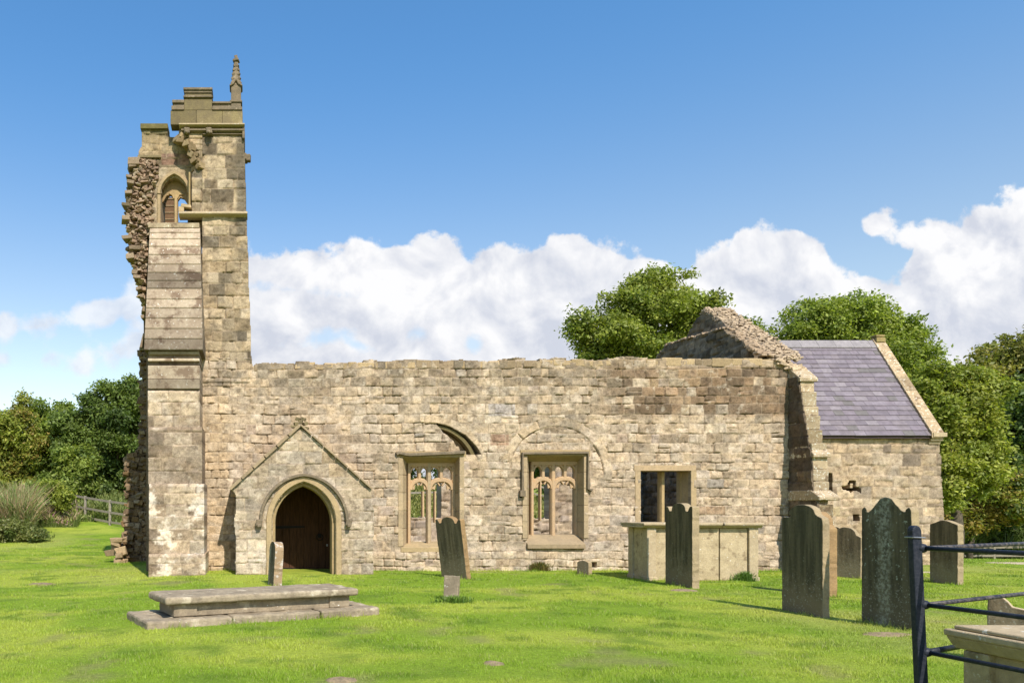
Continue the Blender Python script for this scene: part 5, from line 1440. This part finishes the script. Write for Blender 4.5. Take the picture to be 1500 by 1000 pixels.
# trees seen through the windows, behind the nave
for i, (px, Y, cl, lb) in enumerate(((600, 58, DKGREEN, 'dark tree seen through the left light of the first traceried window'), (720, 60, GREEN, 'green tree hidden mostly behind the middle of the nave wall'), (800, 56, DKGREEN, 'dark tree seen through the second traceried window'))):
    tree('dark_tree', lb, (Xw(px, Y), Y), [(px, 650, 60, 55), (px - 30, 690, 50, 35), (px + 35, 690, 50, 35)], Y, 12000, .16, cl, 120 + i, 36, trunk=.25, group='trees beyond the north wall')

# bushes, tall grass, small plants
tree('bramble_bush', 'dark leafy bramble bush at the foot of the tall dry grass on the left', (Xw(35, 29.5), 29.5), [(28, 780, 34, 15), (0, 777, 34, 19), (52, 783, 18, 9), (-25, 775, 30, 22)], 29.5, 26000, .055, [(.09, .15, .03), (.12, .17, .035), (.15, .19, .045)], 131, 70, trunk=.01, lobr=(.16,.3), cat='bush')
tree('wild_bush', 'leafy green bush beside the left fence post', (Xw(90, 34), 34), [(92, 735, 26, 18), (75, 720, 22, 16)], 34, 9000, .07, YGREEN, 132, 24, trunk=.04, cat='bush')

def stalks(name, label, cat, n, xy, h, w, cols, tips, seed, kind='stuff', lean=.25):
    rng = np.random.default_rng(seed); X, Y = xy(rng, n); Z = gz(X, Y) - .02
    H = rng.uniform(*h, n) * (.55 + .7 * sst(.3, .7, fbm(X * 1.3, Y * 1.3, seed, 3))); th = rng.uniform(0, 2 * np.pi, n); L = H * rng.uniform(.02, lean, n); la = rng.uniform(0, 2 * np.pi, n)
    ww = w * rng.uniform(.6, 1.4, n); dx, dy = np.cos(th) * ww, np.sin(th) * ww
    tx, ty = X + np.cos(la) * L, Y + np.sin(la) * L
    mx, my = X + np.cos(la) * L * .35, Y + np.sin(la) * L * .35
    V = np.stack([np.stack([X - dx, Y - dy, Z], -1), np.stack([X + dx, Y + dy, Z], -1), np.stack([mx + dx * .8, my + dy * .8, Z + H * .6], -1), np.stack([mx - dx * .8, my - dy * .8, Z + H * .6], -1),
                  np.stack([mx - dx * tips[1], my - dy * tips[1], Z + H * .66], -1), np.stack([mx + dx * tips[1], my + dy * tips[1], Z + H * .66], -1), np.stack([tx + dx * .3, ty + dy * .3, Z + H], -1), np.stack([tx - dx * .3, ty - dy * .3, Z + H], -1)], 1).reshape(-1, 3)
    i = np.arange(n)[:, None] * 8
    f = np.concatenate([i + np.array([0, 1, 2, 3]), i + np.array([4, 5, 6, 7])])
    cols = np.array(cols); c0 = cols[rng.integers(0, len(cols), n)] * rng.uniform(.7, 1.25, (n, 1)); tp = np.array(tips[0]); c1 = tp[rng.integers(0, len(tp), n)] * rng.uniform(.75, 1.2, (n, 1))
    C = np.stack([c0] * 4 + [c1] * 4, 1).reshape(-1, 3)
    o = np_mesh(name, V, f, C, BLADE); return tag(o, label, cat, None, kind)
def patch(px0, px1, Ya, Yb):
    def f(rng, n):
        Y = rng.uniform(Ya, Yb, n); return Xw(rng.uniform(px0, px1, n) + rng.normal(0, 3, n), Y), Y
    return f
stalks('tall_grass', 'tall pinkish dry seeding grass at the left edge of the lawn', 'grass', 20000, patch(-60, 44, 30.2, 34.0), (.5, 1.95), .010, [(.17, .20, .06), (.22, .22, .08), (.13, .18, .05)], ([(.42, .29, .18), (.34, .28, .14), (.46, .34, .20), (.24, .28, .09), (.18, .25, .07)], 1.8), 141, lean=.75)
stalks('wildflowers', 'pink flowering weeds growing along the left fence', 'wildflowers', 9000, patch(10, 112, 33.5, 38), (.25, 1.0), .012, [(.10, .14, .03), (.14, .17, .04)], ([(.50, .28, .29), (.46, .34, .22), (.24, .30, .07), (.30, .32, .1)], 2.0), 142, lean=.8)
stalks('nettles', 'rank green weeds along the right fence below the hedge', 'weeds', 7000, patch(1372, 1560, 36.2, 38), (.5, 1.5), .02, [(.07, .11, .02), (.10, .14, .03)], ([(.09, .13, .03), (.12, .16, .04)], 1.8), 143, lean=.7)
stalks('meadow_grass', 'unmown yellowing meadow grass behind the church', 'grass', 14000, patch(560, 870, 36, 48), (.2, .5), .03, [(.20, .21, .05), (.16, .19, .04)], ([(.28, .26, .08), (.22, .22, .06)], 1.4), 144, lean=.8)
stalks('meadow_grass', 'rough hillside grass beyond the left fence', 'grass', 14000, patch(90, 215, 35, 44), (.25, .7), .03, [(.15, .19, .04), (.12, .17, .03)], ([(.20, .22, .06), (.16, .2, .05)], 1.4), 145, lean=.8)

def tuft(name, label, px, Y, dy, n, h, r, cols, tipc, seed, cat='plant'):
    cx_, cy_ = at(px, Y)
    stalks(name, label, cat, n, lambda rng, m: (cx_ + rng.normal(0, r, m), cy_ + dy + rng.normal(0, r * .4, m)), h, .006, cols, (tipc, 1.2), seed, 'stuff', .6)
tuft('weed_plant', 'small reddish green weed at the wall foot left of the tiny footstone', 791, YW - .1, 0, 700, (.06, .2), .10, [(.10, .10, .02), (.16, .10, .03)], [(.2, .14, .04), (.12, .14, .03)], 151)
tuft('grass_tuft', 'long grass tuft against the front panel of the pale chest tomb', 1090, 15.6, 0, 500, (.08, .22), .10, [(.08, .15, .02)], [(.11, .19, .03)], 152)
tuft('grass_tuft', 'grass tuft at the foot of the grey block footstone', 664, 12.0, 0, 400, (.04, .12), .14, [(.08, .15, .02)], [(.13, .21, .03)], 153)

# molehills / bare earth patches
EARTH = mat_simple('bare_earth', (.26, .19, .115), 0.95, 0, 0.8, 22, c2=(.17, .13, .08))
def earth(label, px, py, rx, ry, h=.03, mat=EARTH, name='bare_earth_patch'):
    Y = F * EYE / (py - PY0); x = Xw(px, Y); r = random.Random(int(px)); q = M(); n = 22
    g = lambda a, b: gzf(x + a, Y + b) + .018 * (float(fbm(np.array((x + a) * 2.1), np.array((Y + b) * 2.1), 61, 3)) - .5)
    rings = [1.0, .75, .45, .15]; V = []
    for k, f in enumerate(rings):
        for i in range(n):
            a = 2 * math.pi * i / n; j = f * (.8 + .35 * float(vn(np.array(i * .7 if i < n - 2 else i * .7), np.array(px * .3), 4)))
            V.append((rx * j * math.cos(a), ry * j * math.sin(a), g(rx * j * math.cos(a), ry * j * math.sin(a)) + (-.02 if k == 0 else h * (1 - f) + r.uniform(0, .012))))
    fs = [(k * n + i, k * n + (i + 1) % n, (k + 1) * n + (i + 1) % n, (k + 1) * n + i) for k in range(3) for i in range(n)] + [[3 * n + i for i in range(n)]]
    q.add(V, fs); o = q.build(name, mat, None, smooth=True); o.location = (x, Y, 0); o['kind'] = 'structure'; o['label'] = label
earth('worn brown earth patch in the lawn at the bottom edge of the photo', 500, 997, .16, .12)
earth('small brown earth patch in the middle foreground lawn', 722, 975, .12, .1)
earth('brown earth patch on the left lawn below the tall grass', 62, 847, .35, .3)
earth('bare earth at the foot of the largest headstone', 1300, 928, .34, .18)
earth('bare earth at the foot of the black eared headstone', 1002, 864, .3, .2)
PATHM = mat_simple('pale_path', (.46, .37, .27), .95, 0, .4, 9, c2=(.38, .30, .2))

earth('pale worn path at the right edge below the low fence', 1500, 825, 1.1, .7, .02, PATHM, 'path')
earth('pale worn ground beside the foot of the chancel wall', 1362, 838, .5, .25, .02, PATHM, 'bare_earth_patch')
build_grass()
